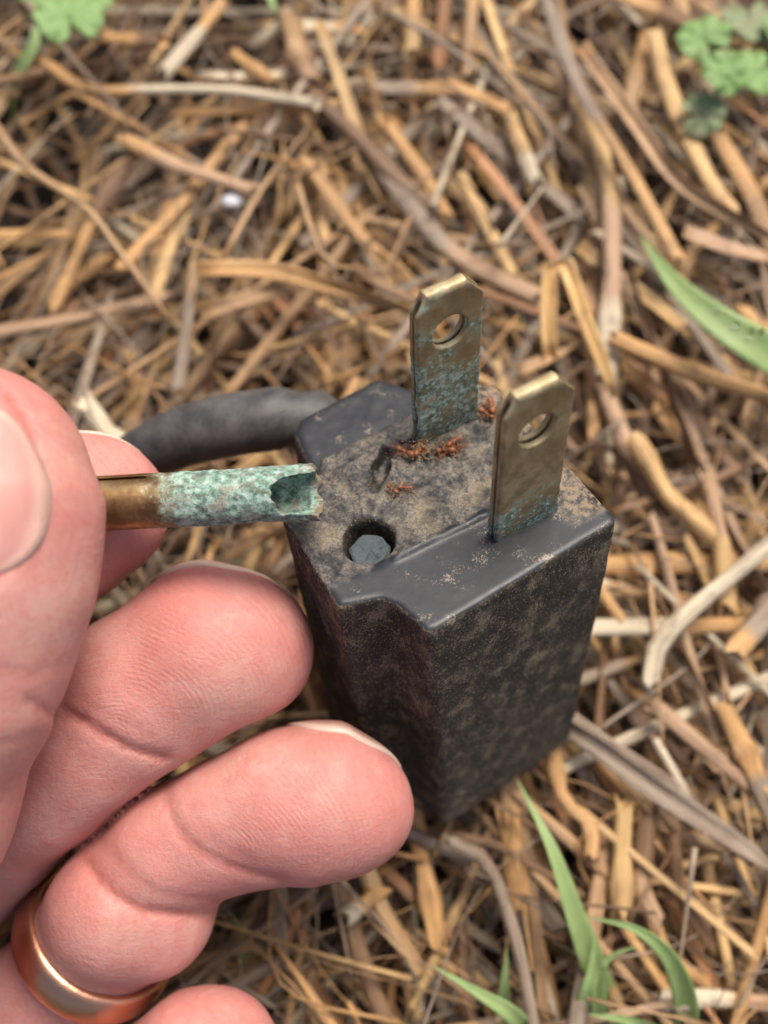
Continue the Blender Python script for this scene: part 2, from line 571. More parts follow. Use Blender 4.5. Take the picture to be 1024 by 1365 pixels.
def spline(P, n):
    P = np.asarray(P, float)
    if len(P) == 2:
        t = np.linspace(0, 1, n)[:, None]
        return P[0] * (1 - t) + P[1] * t
    Q = np.vstack([2 * P[0] - P[1], P, 2 * P[-1] - P[-2]])
    seg = np.linalg.norm(np.diff(P, axis=0), axis=1)
    cum = np.concatenate([[0], np.cumsum(seg)]); cum /= cum[-1]
    out = []
    for s in np.linspace(0, 1, n):
        i = min(np.searchsorted(cum, s, 'right') - 1, len(P) - 2)
        u = (s - cum[i]) / (cum[i + 1] - cum[i] + 1e-9)
        p0, p1, p2, p3 = Q[i:i + 4]
        out.append(0.5 * (2 * p1 + (p2 - p0) * u + (2 * p0 - 5 * p1 + 4 * p2 - p3) * u * u + (3 * p1 - p0 - 3 * p2 + p3) * u ** 3))
    return np.array(out)


def kinked(P, n):
    """resample with straight runs and tight bends"""
    P = np.asarray(P, float)
    seg = np.linalg.norm(np.diff(P, axis=0), axis=1)
    cum = np.concatenate([[0], np.cumsum(seg)])
    tot = cum[-1]
    ss = set(np.linspace(0, tot, n).tolist())
    for c in cum[1:-1]: ss |= {max(c - .9, 0.01), c, min(c + .9, tot - .01)}
    ss = np.array(sorted(ss))
    keep = [ss[0]]
    for v in ss[1:]:
        if v - keep[-1] > .35: keep.append(v)
    keep[-1] = tot
    Q = np.stack([np.interp(keep, cum, P[:, i]) for i in range(3)], 1)
    Q[1:-1] = Q[1:-1] * .6 + (Q[:-2] + Q[2:]) * .2
    return Q


def stalk_mesh(path, r, kind, col, seed, nodes=None, smooth=True, twist=1.0):
    """kind: tube (hollow, cut ends), flat (ribbon), thin (taper).  returns V, F, UV, C"""
    R = random.Random(seed)
    L = np.linalg.norm(np.diff(np.asarray(path), axis=0), axis=1).sum()
    n = max(7, min(30, int(L / 2.6)))
    P = spline(path, n) if smooth else kinked(path, n)
    n = len(P)
    k = R.uniform(0, 9)
    cum = np.concatenate([[0], np.cumsum(np.linalg.norm(np.diff(P, axis=0), axis=1))])
    P = P + np.stack([np.sin(cum * 0.21 + k), np.cos(cum * 0.17 + k), np.sin(cum * 0.25 + 2 * k)], 1) * 0.09
    T, A, B = frames(P)
    base = np.array(col)
    V, UV, C, Fc = [], [], [], []
    if kind == 'flat':
        ns = 5
        tw0, tw1 = R.uniform(-0.7, 0.7) * twist, R.uniform(-0.6, 0.6) * twist
        cup = R.uniform(0.15, 0.9)
        th = 0.10
        for layer in (0, 1):
            for i in range(n):
                s = i / (n - 1)
                wv = r * (1.0 - 0.35 * abs(s - 0.4)) * (0.35 + 0.65 * min(1, 6 * (1 - s)) ** 0.7)
                tw = tw0 + tw1 * s * 2
                a = A[i] * math.cos(tw) + B[i] * math.sin(tw); b = -A[i] * math.sin(tw) + B[i] * math.cos(tw)
                for j in range(ns):
                    q = j / (ns - 1) * 2 - 1
                    e = 0.06 * math.sin(9 * s + 3 * q + k)
                    V.append(P[i] + a * (q * wv) + b * ((cup * (q * q - 0.5) + e) * wv - layer * th))
                    UV.append((cum[i] + seed * 7.3, (q * wv + 3) * 0.7 + seed)); C.append(base)
        o = n * ns
        for i in range(n - 1):
            for j in range(ns - 1):
                a0 = i * ns + j
                Fc.append([a0, a0 + 1, a0 + ns + 1, a0 + ns])
                Fc.append([o + a0, o + a0 + ns, o + a0 + ns + 1, o + a0 + 1])
            for j, flip in ((0, 0), (ns - 1, 1)):
                a0 = i * ns + j
                q = [a0, a0 + ns, o + a0 + ns, o + a0]
                Fc.append(q if not flip else q[::-1])
        for i in (0, n - 1):
            for j in range(ns - 1):
                a0 = i * ns + j
                q = [a0, o + a0, o + a0 + 1, a0 + 1]
                Fc.append(q if i == 0 else q[::-1])
    else:
        ns = 8 if kind == 'tube' else 5
        sq = R.choice((R.uniform(.3, .6), R.uniform(.6, .95))) if kind == 'tube' else 0.9
        rot = R.uniform(0, 3)
        nod = nodes if nodes is not None else ([R.uniform(0.1, 0.9)] if R.random() < 0.45 and kind == 'tube' else [])
        rows = []
        sheath = R.uniform(.2, .8) if kind == 'tube' and R.random() < .5 else 9
        side_ = R.choice((-1, 1))
        col2 = np.array(COLS[R.choice('gbtnyw')]) * R.uniform(.75, 1.05)
        for i in range(n):
            s = i / (n - 1)
            rr = r * (1.0 + 0.08 * math.sin(7 * s + k))
            if kind == 'thin': rr *= 1.0 - 0.7 * s
            bulge = sum(math.exp(-((s - t0) * L / 1.3) ** 2) for t0 in nod)
            rr *= 1 + 0.38 * bulge
            cov = sheath < 2 and (s - sheath) * side_ > 0
            if cov: rr *= 1.16
            rows.append((P[i], A[i], B[i], rr, cum[i], bulge, cov))
        rings = []
        for (p, a, b, rr, cu, bulge, cov) in rows:
            ring = []
            for j in range(ns):
                th = 2 * math.pi * j / ns + rot
                rj = rr * (1 + 0.07 * math.sin(3 * th + k))
                ring.append(len(V))
                V.append(p + a * (math.cos(th) * rj) + b * (math.sin(th) * rj * sq))
                UV.append((cu + seed * 7.3, (min(j, ns - j)) * rr * 0.8 + seed))
                C.append((col2 if cov else base) * (1 - 0.35 * bulge) + np.array((0.25, 0.11, 0.05)) * 0.3 * bulge)
            rings.append(ring)
        for i in range(n - 1):
            for j in range(ns):
                a0, b0 = rings[i], rings[i + 1]
                Fc.append([a0[j], a0[(j + 1) % ns], b0[(j + 1) % ns], b0[j]])
        for end, (ring, t) in enumerate(((rings[0], -T[0]), (rings[-1], T[-1]))):
            if kind == 'tube':                      # hollow cut end: rim, bore wall, floor, ragged rim
                p = P[0] if end == 0 else P[-1]
                for vi in ring: V[vi] = V[vi] + t * R.uniform(-0.3, 2.0) * r
                inn, flo = [], []
                rim = []
                for vi in ring:
                    rim.append(len(V)); V.append(V[vi].copy()); UV.append(UV[vi]); C.append(base * 1.1)
                ring = rim
                for vi in ring:
                    inn.append(len(V)); V.append(p + (V[vi] - p) * 0.72); UV.append(UV[vi]); C.append(base * 1.1)
                for vi in ring:
                    flo.append(len(V)); V.append(p + (V[vi] - p) * 0.6 - t * 2.2 * r); UV.append(UV[vi]); C.append(base)
                for j in range(ns):
                    j2 = (j + 1) % ns
                    q1 = [ring[j], inn[j], inn[j2], ring[j2]]; q2 = [inn[j], flo[j], flo[j2], inn[j2]]
                    if end == 0: q1, q2 = q1, q2
                    else: q1, q2 = q1[::-1], q2[::-1]
                    Fc += [q1, q2]
                Fc.append(flo if end else flo[::-1])
            else:
                Fc.append(ring if end else ring[::-1])
    return np.array(V), Fc, np.array(UV), np.array(C)


# hand-placed stalks: (points in the photo, level above soil, radius, kind, colour, label)
H = [
 ([(50, 78), (115, 118), (200, 120), (300, 122), (415, 137)], 23, .85, 'tube', 'w', 'pale cream straw stalk lying level across the upper left'),
 ([(245, 147), (340, 145), (437, 141)], 21, 1.05, 'tube', 'g', 'golden straw stalk ending in a knot, just under the pale stalk'),
 ([(35, 2), (100, 80), (170, 162)], 25, .62, 'thin', 'y', 'dark slender stem crossing the green leaf at the upper left'),
 ([(-12, 165), (40, 225), (115, 278), (165, 345), (225, 425)], 26, .95, 'thin', 't', 'long tan stem slanting down from the left edge above the thumb'),
 ([(172, 188), (240, 224), (335, 252)], 22, 1.1, 'tube', 'p', 'pinkish brown stalk pointing at the small white stone'),
 ([(168, 352), (250, 262), (325, 168)], 19, 1.15, 'tube', 'g', 'golden stalk leaning to the upper right, left of the white stone'),
 ([(207, 388), (235, 310), (268, 245)], 18, 1.1, 'tube', 'b', 'bright golden stalk standing below the white stone'),
 ([(72, 405), (120, 300), (162, 225)], 19, 1.1, 'tube', 'g', 'golden stalk leaning right, above the thumb tip'),
 ([(-10, 312), (60, 311), (112, 313)], 19, .9, 'tube', 'g', 'thin golden stalk entering level from the left edge'),
 ([(298, 345), (350, 250), (418, 162)], 22, .62, 'thin', 't', 'thin tan stem leaning right beside the white stone'),
 ([(262, 358), (360, 360), (440, 382), (548, 414)], 26, 1.25, 'flat', 'g', 'long flat golden leaf pointing at the far brass prong'),
 ([(268, 418), (350, 392), (432, 372)], 24, 1.2, 'flat', 't', 'tan split leaf lying below the long flat golden one'),
 ([(3, 440), (100, 424), (215, 398)], 19, 1.0, 'tube', 'p', 'pinkish stalk with a cut pale end at the left edge'),
 ([(396, 247), (412, 300), (440, 350), (520, 362)], 28, .6, 'thin', 't', 'forked tan twig bent at a right angle left of the far prong'),
 ([(478, 358), (500, 375), (552, 400)], 29, .75, 'tube', 'n', 'dark tipped twig end resting by the far prong'),
 ([(430, 138), (480, 185), (525, 235), (575, 275)], 21, 1.3, 'tube', 'n', 'brown stalk running down right from the knot'),
 ([(430, 225), (432, 320)], 17, 1.15, 'tube', 'b', 'upright golden stub in the upper middle'),
 ([(456, 245), (462, 335)], 16, 1.1, 'tube', 'g', 'second upright golden stub in the upper middle'),
 ([(434, 405), (441, 505)], 17, 1.1, 'tube', 'b', 'bright upright stub behind the plug cable'),
 ([(458, 425), (461, 510)], 16, 1.0, 'tube', 't', 'tan upright stub behind the plug block'),
 ([(238, 510), (250, 430), (259, 362)], 22, .85, 'tube', 't', 'tan upright stem above the plug cable'),
 ([(388, 35), (396, 70), (412, 100)], 22, 1.6, 'tube', 'p', 'thick short pinkish stump under the grass tip at the top'),
 ([(145, 50), (212, 55)], 21, 1.1, 'tube', 'g', 'short golden stalk beside the upper left leaf'),
 ([(222, 95), (260, 50), (292, 8)], 21, 1.1, 'tube', 'g', 'golden stalk leaning right near the top edge'),
 ([(318, 75), (362, 107)], 20, 1.0, 'tube', 'g', 'short golden stub above the pale stalk'),
 ([(398, 36), (478, 38)], 21, 1.1, 'tube', 'g', 'short level golden stalk near the top edge'),
 ([(552, -15), (548, 65)], 20, 1.15, 'tube', 'g', 'leftmost of three upright stalks at the top edge'),
 ([(594, -15), (584, 78)], 20, 1.15, 'tube', 'r', 'middle rusty one of three upright stalks at the top edge'),
 ([(632, -15), (622, 95)], 20, 1.0, 'tube', 't', 'rightmost of three upright stalks at the top edge'),
 ([(518, 117), (612, 118), (668, 142)], 20, 1.2, 'tube', 'g', 'golden stalk bent down at its right end, upper middle'),
 ([(520, 18), (600, 65), (700, 142), (752, 192)], 25, .5, 'thin', 'y', 'long thin grey fibre slanting across the upper middle'),
 ([(722, -12), (770, 110), (830, 212), (903, 342)], 26, 1.0, 'tube', 'g', 'long slim golden stalk slanting down the upper right'),
 ([(776, 118), (800, 200), (816, 272)], 22, 1.35, 'tube', 'b', 'bright stout stalk ending above the pink upright stalk'),
 ([(775, 60), (850, 170), (905, 240), (985, 292), (1040, 322)], 25, 1.2, 'flat', 't', 'long tan ribbon curving to the right edge'),
 ([(876, 55), (898, 140), (940, 228), (978, 282)], 23, 1.45, 'tube', 'b', 'thick bright golden stalk under the round weed leaf'),
 ([(862, 42), (840, 142)], 20, 1.2, 'tube', 'g', 'golden stalk leaning left of the thick bright stalk'),
 ([(815, -10), (872, 12), (908, 28)], 22, 1.5, 'tube', 'g', 'thick golden stalk end at the top right'),
 ([(962, 188), (1002, 262), (1030, 330)], 21, 1.4, 'tube', 'g', 'golden stalk below the weed leaves at the right edge'),
 ([(664, 328), (724, 250)], 26, .5, 'thin', 'w', 'short pale fibre above and between the two prongs'),
 ([(682, 155), (696, 195), (712, 238)], 22, 1.15, 'tube', 'b', 'short bright stub in the upper middle right'),
 ([(518, 168), (562, 228), (592, 282)], 21, 1.2, 'tube', 'g', 'golden stub above the far prong'),
 ([(590, 138), (680, 214), (772, 284)], 19, 1.3, 'tube', 'y', 'purplish grey stalk slanting under the thin fibre'),
 ([(505, 215), (560, 292), (612, 342), (712, 396)], 20, 1.55, 'tube', 'p', 'thick pinkish brown stalk passing behind the far prong'),
 ([(618, 238), (650, 300), (683, 365)], 21, 1.0, 'tube', 'b', 'golden stalk just above right of the far prong'),
 ([(815, 278), (817, 370), (806, 505)], 22, 1.5, 'tube', 'p', 'thick pinkish upright stalk right of the folded leaf'),
 ([(733, 485), (731, 420), (735, 358), (748, 343), (762, 372), (780, 430), (805, 490), (818, 530)], 33, 1.25, 'flat', 'b', 'golden leaf folded over in a loop behind the near prong'),
 ([(912, 308), (970, 330), (1034, 346)], 24, 1.3, 'flat', 'p', 'pinkish grey split leaf above the green blade at the right'),
 ([(828, 455), (930, 500), (1034, 532)], 23, 1.3, 'tube', 'g', 'golden stalk slanting to the right edge below the green blade'),
 ([(690, 495), (735, 478), (770, 455)], 26, 1.1, 'flat', 't', 'tan leaf lying behind the near prong'),
 ([(782, 836), (900, 836), (1034, 830)], 21, 1.15, 'tube', 'g', 'long level golden stalk starting at the right side of the plug'),
 ([(1034, 718), (950, 788), (882, 853), (868, 900)], 25, 1.15, 'tube', 'w', 'pale stalk bent at a node, pointing at the right edge'),
 ([(848, 588), (890, 660), (948, 712)], 23, 1.3, 'tube', 'b', 'bright golden stalk slanting right of the near prong'),
 ([(800, 755), (900, 752), (1034, 748)], 19, 1.6, 'tube', 'g', 'thick level golden stalk right of the plug face'),
 ([(943, 640), (962, 720), (970, 808)], 22, 1.1, 'tube', 'p', 'upright tan stalk crossing the thick level one'),
 ([(755, 968), (860, 1040), (950, 1100), (1034, 1162)], 23, 1.5, 'flat', 'y', 'broad grey fibrous straw slanting to the lower right edge'),
 ([(735, 935), (800, 985), (870, 1030), (930, 1072)], 22, 1.0, 'flat', 'y', 'narrow grey straw lying beside the broad grey one'),
 ([(878, 948), (940, 1000), (1010, 1050)], 21, 1.1, 'tube', 'p', 'pinkish stalk above the broad grey straw'),
 ([(968, 945), (1000, 1015), (1032, 1090)], 22, 1.35, 'tube', 'g', 'thick golden stalk at the lower right edge'),
 ([(736, 1005), (752, 1065), (787, 1098), (789, 1140)], 20, 1.0, 'tube', 'g', 'golden stalk curved like a hook below the plug'),
 ([(831, 1078), (829, 1205)], 20, 1.3, 'tube', 'b', 'bright upright stub right of the grass tuft'),
 ([(863, 1092), (854, 1185), (874, 1225)], 19, 1.35, 'tube', 'p', 'pinkish upright stub next to the bright one, lower right'),
 ([(678, 1042), (690, 1205)], 18, 1.25, 'tube', 'g', 'upright golden stalk behind the grass blade under the plug'),
 ([(605, 1122), (650, 1148), (675, 1210), (695, 1285), (712, 1375)], 23, .85, 'tube', 'y', 'grey bent stem running down from the plug bottom'),
 ([(690, 1058), (750, 1112), (812, 1168)], 19, .8, 'tube', 't', 'thin tan stalk crossing behind the grass blade'),
 ([(898, 1118), (908, 1190), (940, 1248)], 20, 1.0, 'tube', 'n', 'brown bent stalk at the lower right'),
 ([(484, 1152), (506, 1212), (548, 1280)], 19, 1.2, 'tube', 't', 'tan stalk hanging down below the ring fingertip'),
 ([(464, 1222), (503, 1190)], 20, 1.0, 'tube', 'g', 'short golden piece below the ring fingertip'),
 ([(452, 1180), (484, 1288), (520, 1372)], 17, 1.1, 'tube', 'n', 'brown stalk running to the bottom edge, right of the little finger'),
 ([(394, 1220), (343, 1332)], 19, .8, 'tube', 'r', 'rusty stem above the little finger'),
 ([(548, 1075), (566, 1160), (584, 1255)], 19, 1.2, 'tube', 'g', 'golden stalk under the lower corner of the plug'),
 ([(498, 1188), (548, 1280)], 16, 1.1, 'tube', 'g', 'golden stub at the lower middle'),
 ([(880, 1335), (950, 1330), (1034, 1338)], 19, 1.1, 'tube', 'p', 'pinkish stalk along the bottom right edge'),
 ([(872, 1232), (890, 1275), (940, 1310)], 18, .9, 'tube', 'g', 'small golden stalk near the bottom right'),
 ([(985, 862), (1040, 800)], 23, 1.5, 'tube', 'g', 'short thick golden end at the right edge, middle'),
 ([(880, 470), (930, 560), (985, 640)], 19, 1.2, 'tube', 'n', 'brown stalk under the golden one, right of the near prong'),
 ([(800, 500), (830, 580), (880, 690)], 20, 1.4, 'tube', 'p', 'pinkish brown stalk behind the right corner of the plug'),
 ([(118, 545), (140, 575), (160, 590)], 28, 1.3, 'tube', 'w', 'pale stub end between the cable and the forefinger'),
 ([(980, 1000), (930, 1090)], 18, .5, 'thin', 'y', 'thin grey fibre at the lower right'),
 ([(925, 1130), (905, 1300)], 24, .45, 'thin', 'y', 'thin upright grey fibre at the lower right'),
]


def clearance(P):
    """keep straw out of the plug body and the hand: push down where they meet"""
    return P


SEED = 0
n_named = 0
for (pts, lev, r, kind, c, label) in H:
    SEED += 1
    R = random.Random(SEED)
    r *= .88
    cv = np.array(COLS[c]) * R.uniform(0.9, 1.1)
    path = []
    m = len(pts)
    slope = R.uniform(-3.0, 1.0)
    for i, (X, Y) in enumerate(pts):
        z = lev + slope * (i / (m - 1) - 0.5) - 1.5
        if kind == 'flat' and 'folded' in label:
            z = [24, 27, 29, 30, 29, 27, 24, 21][i]
        path.append(px(X, Y, z))
    path = np.array(path)
    o0 = path[0].copy()
    V, Fc, UV, C = stalk_mesh(path, r, kind, cv, SEED, smooth=len(pts) > 3 or kind != 'tube', twist=0.0 if 'folded' in label else 1.0)
    o = mesh_obj('straw_stalk', V - o0, Fc, M_STRAW, uv=UV, col=C, matrix=Matrix.Translation(Vector(o0) * S))
    tag(o, label, 'straw', 'dry straw stalks of the mat')
    n_named += 1

# the rest of the mat: random pieces, the 300 - n_named showing most as objects, the rest as stuff
pool = []
R = random.Random(11)
NR = np.random.default_rng(5)
keys = list('gggggbbbbbbttttnnnnnnrryyyyyypww')
for i in range(1900):
    X, Y = R.uniform(-150, 1180), R.uniform(-180, 1520)
    layer = R.random()
    hole = float(vnoise(np.array([[X / 9.0, Y / 9.0, 3.3]]), 12.0, 91)[0]) + .6 * float(vnoise(np.array([[X / 9.0, Y / 9.0, 9.1]]), 5.0, 92)[0])
    thin_spot = max(math.exp(-((X - 480) / 190) ** 2 - ((Y - 1270) / 150) ** 2), .8 * math.exp(-((X - 150) / 190) ** 2 - ((Y - 470) / 100) ** 2), .6 * math.exp(-((X - 30) / 120) ** 2 - ((Y - 130) / 120) ** 2), .55 * math.exp(-((X - 870) / 90) ** 2 - ((Y - 930) / 60) ** 2))
    if layer > .30 and hole < -.13 + .85 * thin_spot: continue
    z = 1.0 + 19.0 * layer ** 1.25
    c = px(X, Y, z)
    # orientation: mixed, upper right tends to run down-right, left tends to run up-right
    if R.random() < 0.55:
        ang = rad(-62 + R.gauss(0, 22)) if X > 450 else rad(48 + R.gauss(0, 28))
    else:
        ang = R.uniform(0, math.pi)
    L = R.choice((R.uniform(12, 30), R.uniform(28, 60), R.uniform(40, 85)))
    kk = R.random()
    kind = 'tube' if kk < 0.44 else ('flat' if kk < 0.74 else 'thin')
    r = {'tube': R.choice((R.uniform(.32, .6), R.uniform(.5, 1.0))), 'flat': R.uniform(0.3, 1.0), 'thin': R.uniform(0.15, 0.38)}[kind]
    tilt = R.gauss(0, 0.12) * min(1, 30 / L)
    dv = np.array([math.cos(ang), math.sin(ang), tilt])
    sd = np.array([-math.sin(ang), math.cos(ang), 0])
    bend = R.gauss(0, 0.09) * min(L, 40)
    if R.random() < 0.85: bend *= .10
    pts = [c - dv * L / 2, c + sd * bend + dv * L * R.uniform(-.2, .2) + np.array([0, 0, R.gauss(0, 0.4)]), c + dv * L / 2]
    if R.random() < 0.10: pts.append(pts[-1] + (dv * 0.4 + sd * R.choice((-1, 1))) * L * 0.25)
    k = R.choice(keys)
    if layer < 0.35 and R.random() < 0.5: k = R.choice('nyyn')
    pts = np.array(pts)
    pts[:, 2] = np.clip(pts[:, 2], 0.5, 21.5)
    inside = False
    for pt in np.linspace(0, 1, 12):
        q = pts[0] + (pts[-1] - pts[0]) * pt
        u_ = to_plug(q)
        if -8 < u_[0] < 21 and -14 < u_[1] < 19 and u_[2] > -40.5: inside = True
    if inside: continue
    pool.append((z + (2 if 0 < X < 1024 and 0 < Y < 1365 else -30) + 3.0 * r * (kind != 'thin') - (6 if kind == 'thin' else 0), X, Y, pts, r, kind, k, i))
pool.sort(key=lambda q: -q[0])
n_ind = 300 - n_named
LAND = [('the far prong', 600, 470), ('the near prong', 715, 600), ('the plug cable', 290, 560), ('the white stone', 312, 268),
        ('the upper right weed', 960, 90), ('the upper left weed', 90, 30), ('the wide green blade', 950, 430), ('the grass tuft', 790, 1280),
        ('the ring fingertip', 520, 1120), ('the right corner of the plug', 840, 700), ('the thumb tip', 50, 500), ('the little finger', 320, 1330),
        ('the top edge, middle', 560, 20), ('the right edge, low down', 1000, 1000), ('the folded golden leaf', 745, 370)]
used = set()
sV, sF, sUV, sC = [], [], [], []
off = 0
KN = {'tube': 'stalk piece', 'flat': 'split leaf', 'thin': 'fibre'}
for q, (sc, X, Y, pts, r, kind, k, i) in enumerate(pool):
    cv = np.array(COLS[k]) * R.uniform(0.62, 1.15)
    V, Fc, UV, C = stalk_mesh(pts, r, kind, cv, 100 + i, smooth=kind != 'tube')
    if q < n_ind:
        reg = ('upper' if Y < 455 else 'middle' if Y < 910 else 'lower') + ' ' + ('left' if X < 341 else 'centre' if X < 683 else 'right')
        o0 = pts[0]
        o = mesh_obj('straw_piece', V - o0, Fc, M_STRAW, uv=UV, col=C, matrix=Matrix.Translation(Vector(o0) * S))
        e_ = pts[-1] - pts[0]
        an = math.degrees(math.atan2(e_[1], e_[0])) % 180
        lean = 'lying level' if an < 22 or an > 158 else 'leaning right' if an < 68 else 'pointing up' if an < 112 else 'leaning left'
        size = 'short' if np.linalg.norm(e_) < 19 else 'mid-length' if np.linalg.norm(e_) < 28 else 'long'
        side = '' if kind == 'thin' else 'slim ' if r < .8 else 'thick '
        name_ = f'{size} {side}{CNAME[k]} straw {KN[kind]} {lean}'
        label = f'{name_} at the {reg}'
        if label in used:
            for lm in sorted(LAND, key=lambda l: (l[1] - X) ** 2 + (l[2] - Y) ** 2)[:4]:
                label = f'{name_} near {lm[0]}'
                if label not in used: break
        used.add(label)
        tag(o, label, 'straw', f'loose {CNAME[k]} straw pieces of the mat')
    else:
        sV.append(V); sUV.append(UV); sC.append(C)
        sF += [[a + off for a in f] for f in Fc]
        off += len(V)
# the mat goes on beyond the frame
for i in range(1150):
    c = np.array([R.uniform(-190, 190), R.uniform(-190, 210), R.uniform(2, 19)])
    if -72 < c[0] < 72 and -95 < c[1] < 95: continue
    ang = R.uniform(0, math.pi); L = R.uniform(20, 65)
    dv = np.array([math.cos(ang), math.sin(ang), 0]) * L / 2
    kind = R.choice(('tube', 'flat'))
    V, Fc, UV, C = stalk_mesh(np.array([c - dv, c + (R.gauss(0, 1), R.gauss(0, 1), 0), c + dv]), R.uniform(.5, 1.2), kind, np.array(COLS[R.choice(keys)]) * R.uniform(.75, 1.1), 6000 + i)
    sV.append(V); sUV.append(UV); sC.append(C)
    sF += [[a + off for a in f] for f in Fc]
    off += len(V)
# hair-fine fibres and chaff
for i in range(1100):
    X, Y, z = R.uniform(-120, 1150), R.uniform(-150, 1480), R.uniform(1, 15) if i % 3 else R.uniform(14, 20)
    c = px(X, Y, z)
    ang = R.uniform(0, 6.28); L = R.uniform(4, 16) if i % 3 else R.uniform(12, 40)
    dv = np.array([math.cos(ang), math.sin(ang), R.gauss(0, .25)]); sd = np.array([-dv[1], dv[0], R.gauss(0, .3)])
    pts = np.array([c - dv * L / 2, c + sd * R.gauss(0, .2) * L, c + dv * L / 2])
    kind = 'thin' if R.random() < .7 or i % 3 == 0 else 'flat'
    pm = to_plug(c)
    if -14 < pm[0] < 27 and -20 < pm[1] < 25 and pm[2] > -46: continue
    V, Fc, UV, C = stalk_mesh(pts, R.uniform(.10, .25) if kind == 'thin' else R.uniform(.3, .7), kind, np.array(COLS[R.choice('tnyyg')]) * .9, 3000 + i)
    sV.append(V); sUV.append(UV); sC.append(C)
    sF += [[a + off for a in f] for f in Fc]
    off += len(V)
tag(mesh_obj('straw_litter', np.concatenate(sV), sF, M_STRAW, uv=np.concatenate(sUV), col=np.concatenate(sC)),
    'dense litter of old straw and fibres under the loose stalks', 'straw litter', kind='stuff')

# ------------------------------------------------------------------ green plants


def blade_mesh(path, wmax, fold=0.35, tipsharp=1.2, seed=0, base=0.45):
    n = 26; ns = 7
    P = spline(path, n)
    T, A, B = frames(P)
    V, UV, Fc = [], [], []
    cum = np.concatenate([[0], np.cumsum(np.linalg.norm(np.diff(P, axis=0), axis=1))])
    R = random.Random(seed); tw = R.uniform(-.3, .3)
    for layer in (0, 1):
        for i in range(n):
            s = i / (n - 1)
            wv = wmax * (base + (1 - base) * min(1, s * 3.0)) * (1 - max(0, (s - 0.45) / 0.55) ** tipsharp) + 0.04
            t = tw + 0.5 * s * tw
            a = A[i] * math.cos(t) + B[i] * math.sin(t); b = -A[i] * math.sin(t) + B[i] * math.cos(t)
            for j in range(ns):
                q = j / (ns - 1) * 2 - 1
                V.append(P[i] + a * q * wv + b * (fold * wv * (abs(q) ** 1.4 - 0.5) - 0.09 * layer))
                UV.append((cum[i], q * wv))
    o = n * ns
    for i in range(n - 1):
        for j in range(ns - 1):
            a0 = i * ns + j
            Fc.append([a0, a0 + 1, a0 + ns + 1, a0 + ns]); Fc.append([o + a0, o + a0 + ns, o + a0 + ns + 1, o + a0 + 1])
        for j, fl in ((0, 0), (ns - 1, 1)):
            a0 = i * ns + j
            q = [a0, a0 + ns, o + a0 + ns, o + a0]
            Fc.append(q[::-1] if fl else q)
    return np.array(V), Fc, np.array(UV)


def grass(name, blades, label, parts=True):
    root_px = blades[0][0][0]
    o0 = px(*root_px)
    mw = Matrix.Translation(Vector(o0) * S)
    e = empty(name, mw)
    tag(e, label, 'grass')
    for i, (pts, wm, kw) in enumerate(blades):
        V, Fc, UV = blade_mesh(np.array([px(*p) for p in pts]), wm, seed=i + len(label), **kw)
        b = mesh_obj('leaf_blade', V - o0, Fc, M_GRASS, uv=UV)
        b.parent = e
    return e


grass('grass_tuft', [
    ([(840, 1400, 8), (800, 1310, 17), (768, 1225, 24), (735, 1130, 27), (690, 1040, 25)], 1.5, dict(base=.7)),
    ([(905, 1420, 8), (915, 1350, 18), (895, 1282, 26), (850, 1240, 29), (782, 1222, 28)], 1.3, dict(base=.7)),
    ([(800, 1400, 8), (798, 1310, 20), (815, 1275, 22), (850, 1262, 22)], .8, dict(base=.8)),
    ([(770, 1420, 8), (780, 1340, 20), (790, 1290, 22), (792, 1250, 22)], 1.3, dict(base=.8)),
    ([(720, 1420, 8), (690, 1360, 22), (640, 1325, 25), (578, 1288, 26)], 1.15, dict(base=.9)),
    ([(668, 1400, 8), (672, 1330, 18), (676, 1265, 22)], .85, dict(base=.8)),
    ([(905, 1400, 8), (850, 1365, 20), (785, 1352, 22)], .9, dict(base=.9)),
], 'green grass tuft of arching blades at the bottom right')
big_path = [(1130, 560, 16), (1040, 482, 27), (960, 430, 29), (900, 378, 27), (852, 312, 23)]
grass('grass_shoot', [(big_path, 2.2, dict(base=.9, fold=.25))], 'wide green grass blade with dew drops at the right edge')
grass('grass_shoot', [([(20, 160, 10), (18, 110, 20), (45, 60, 24), (52, 20, 24), (40, -30, 20)], .75, dict(base=.9))], 'narrow bright green grass blade at the upper left corner')
grass('grass_shoot', [([(330, -60, 16), (352, -20, 22), (366, 10, 23), (374, 32, 20)], .95, dict(base=.95))], 'green grass blade tip hanging from the top edge')
grass('grass_shoot', [([(316, 1345, 6), (322, 1290, 15), (324, 1250, 17), (306, 1215, 18)], .6, dict(base=.9))], 'small shaded grass blade beside the ring finger')

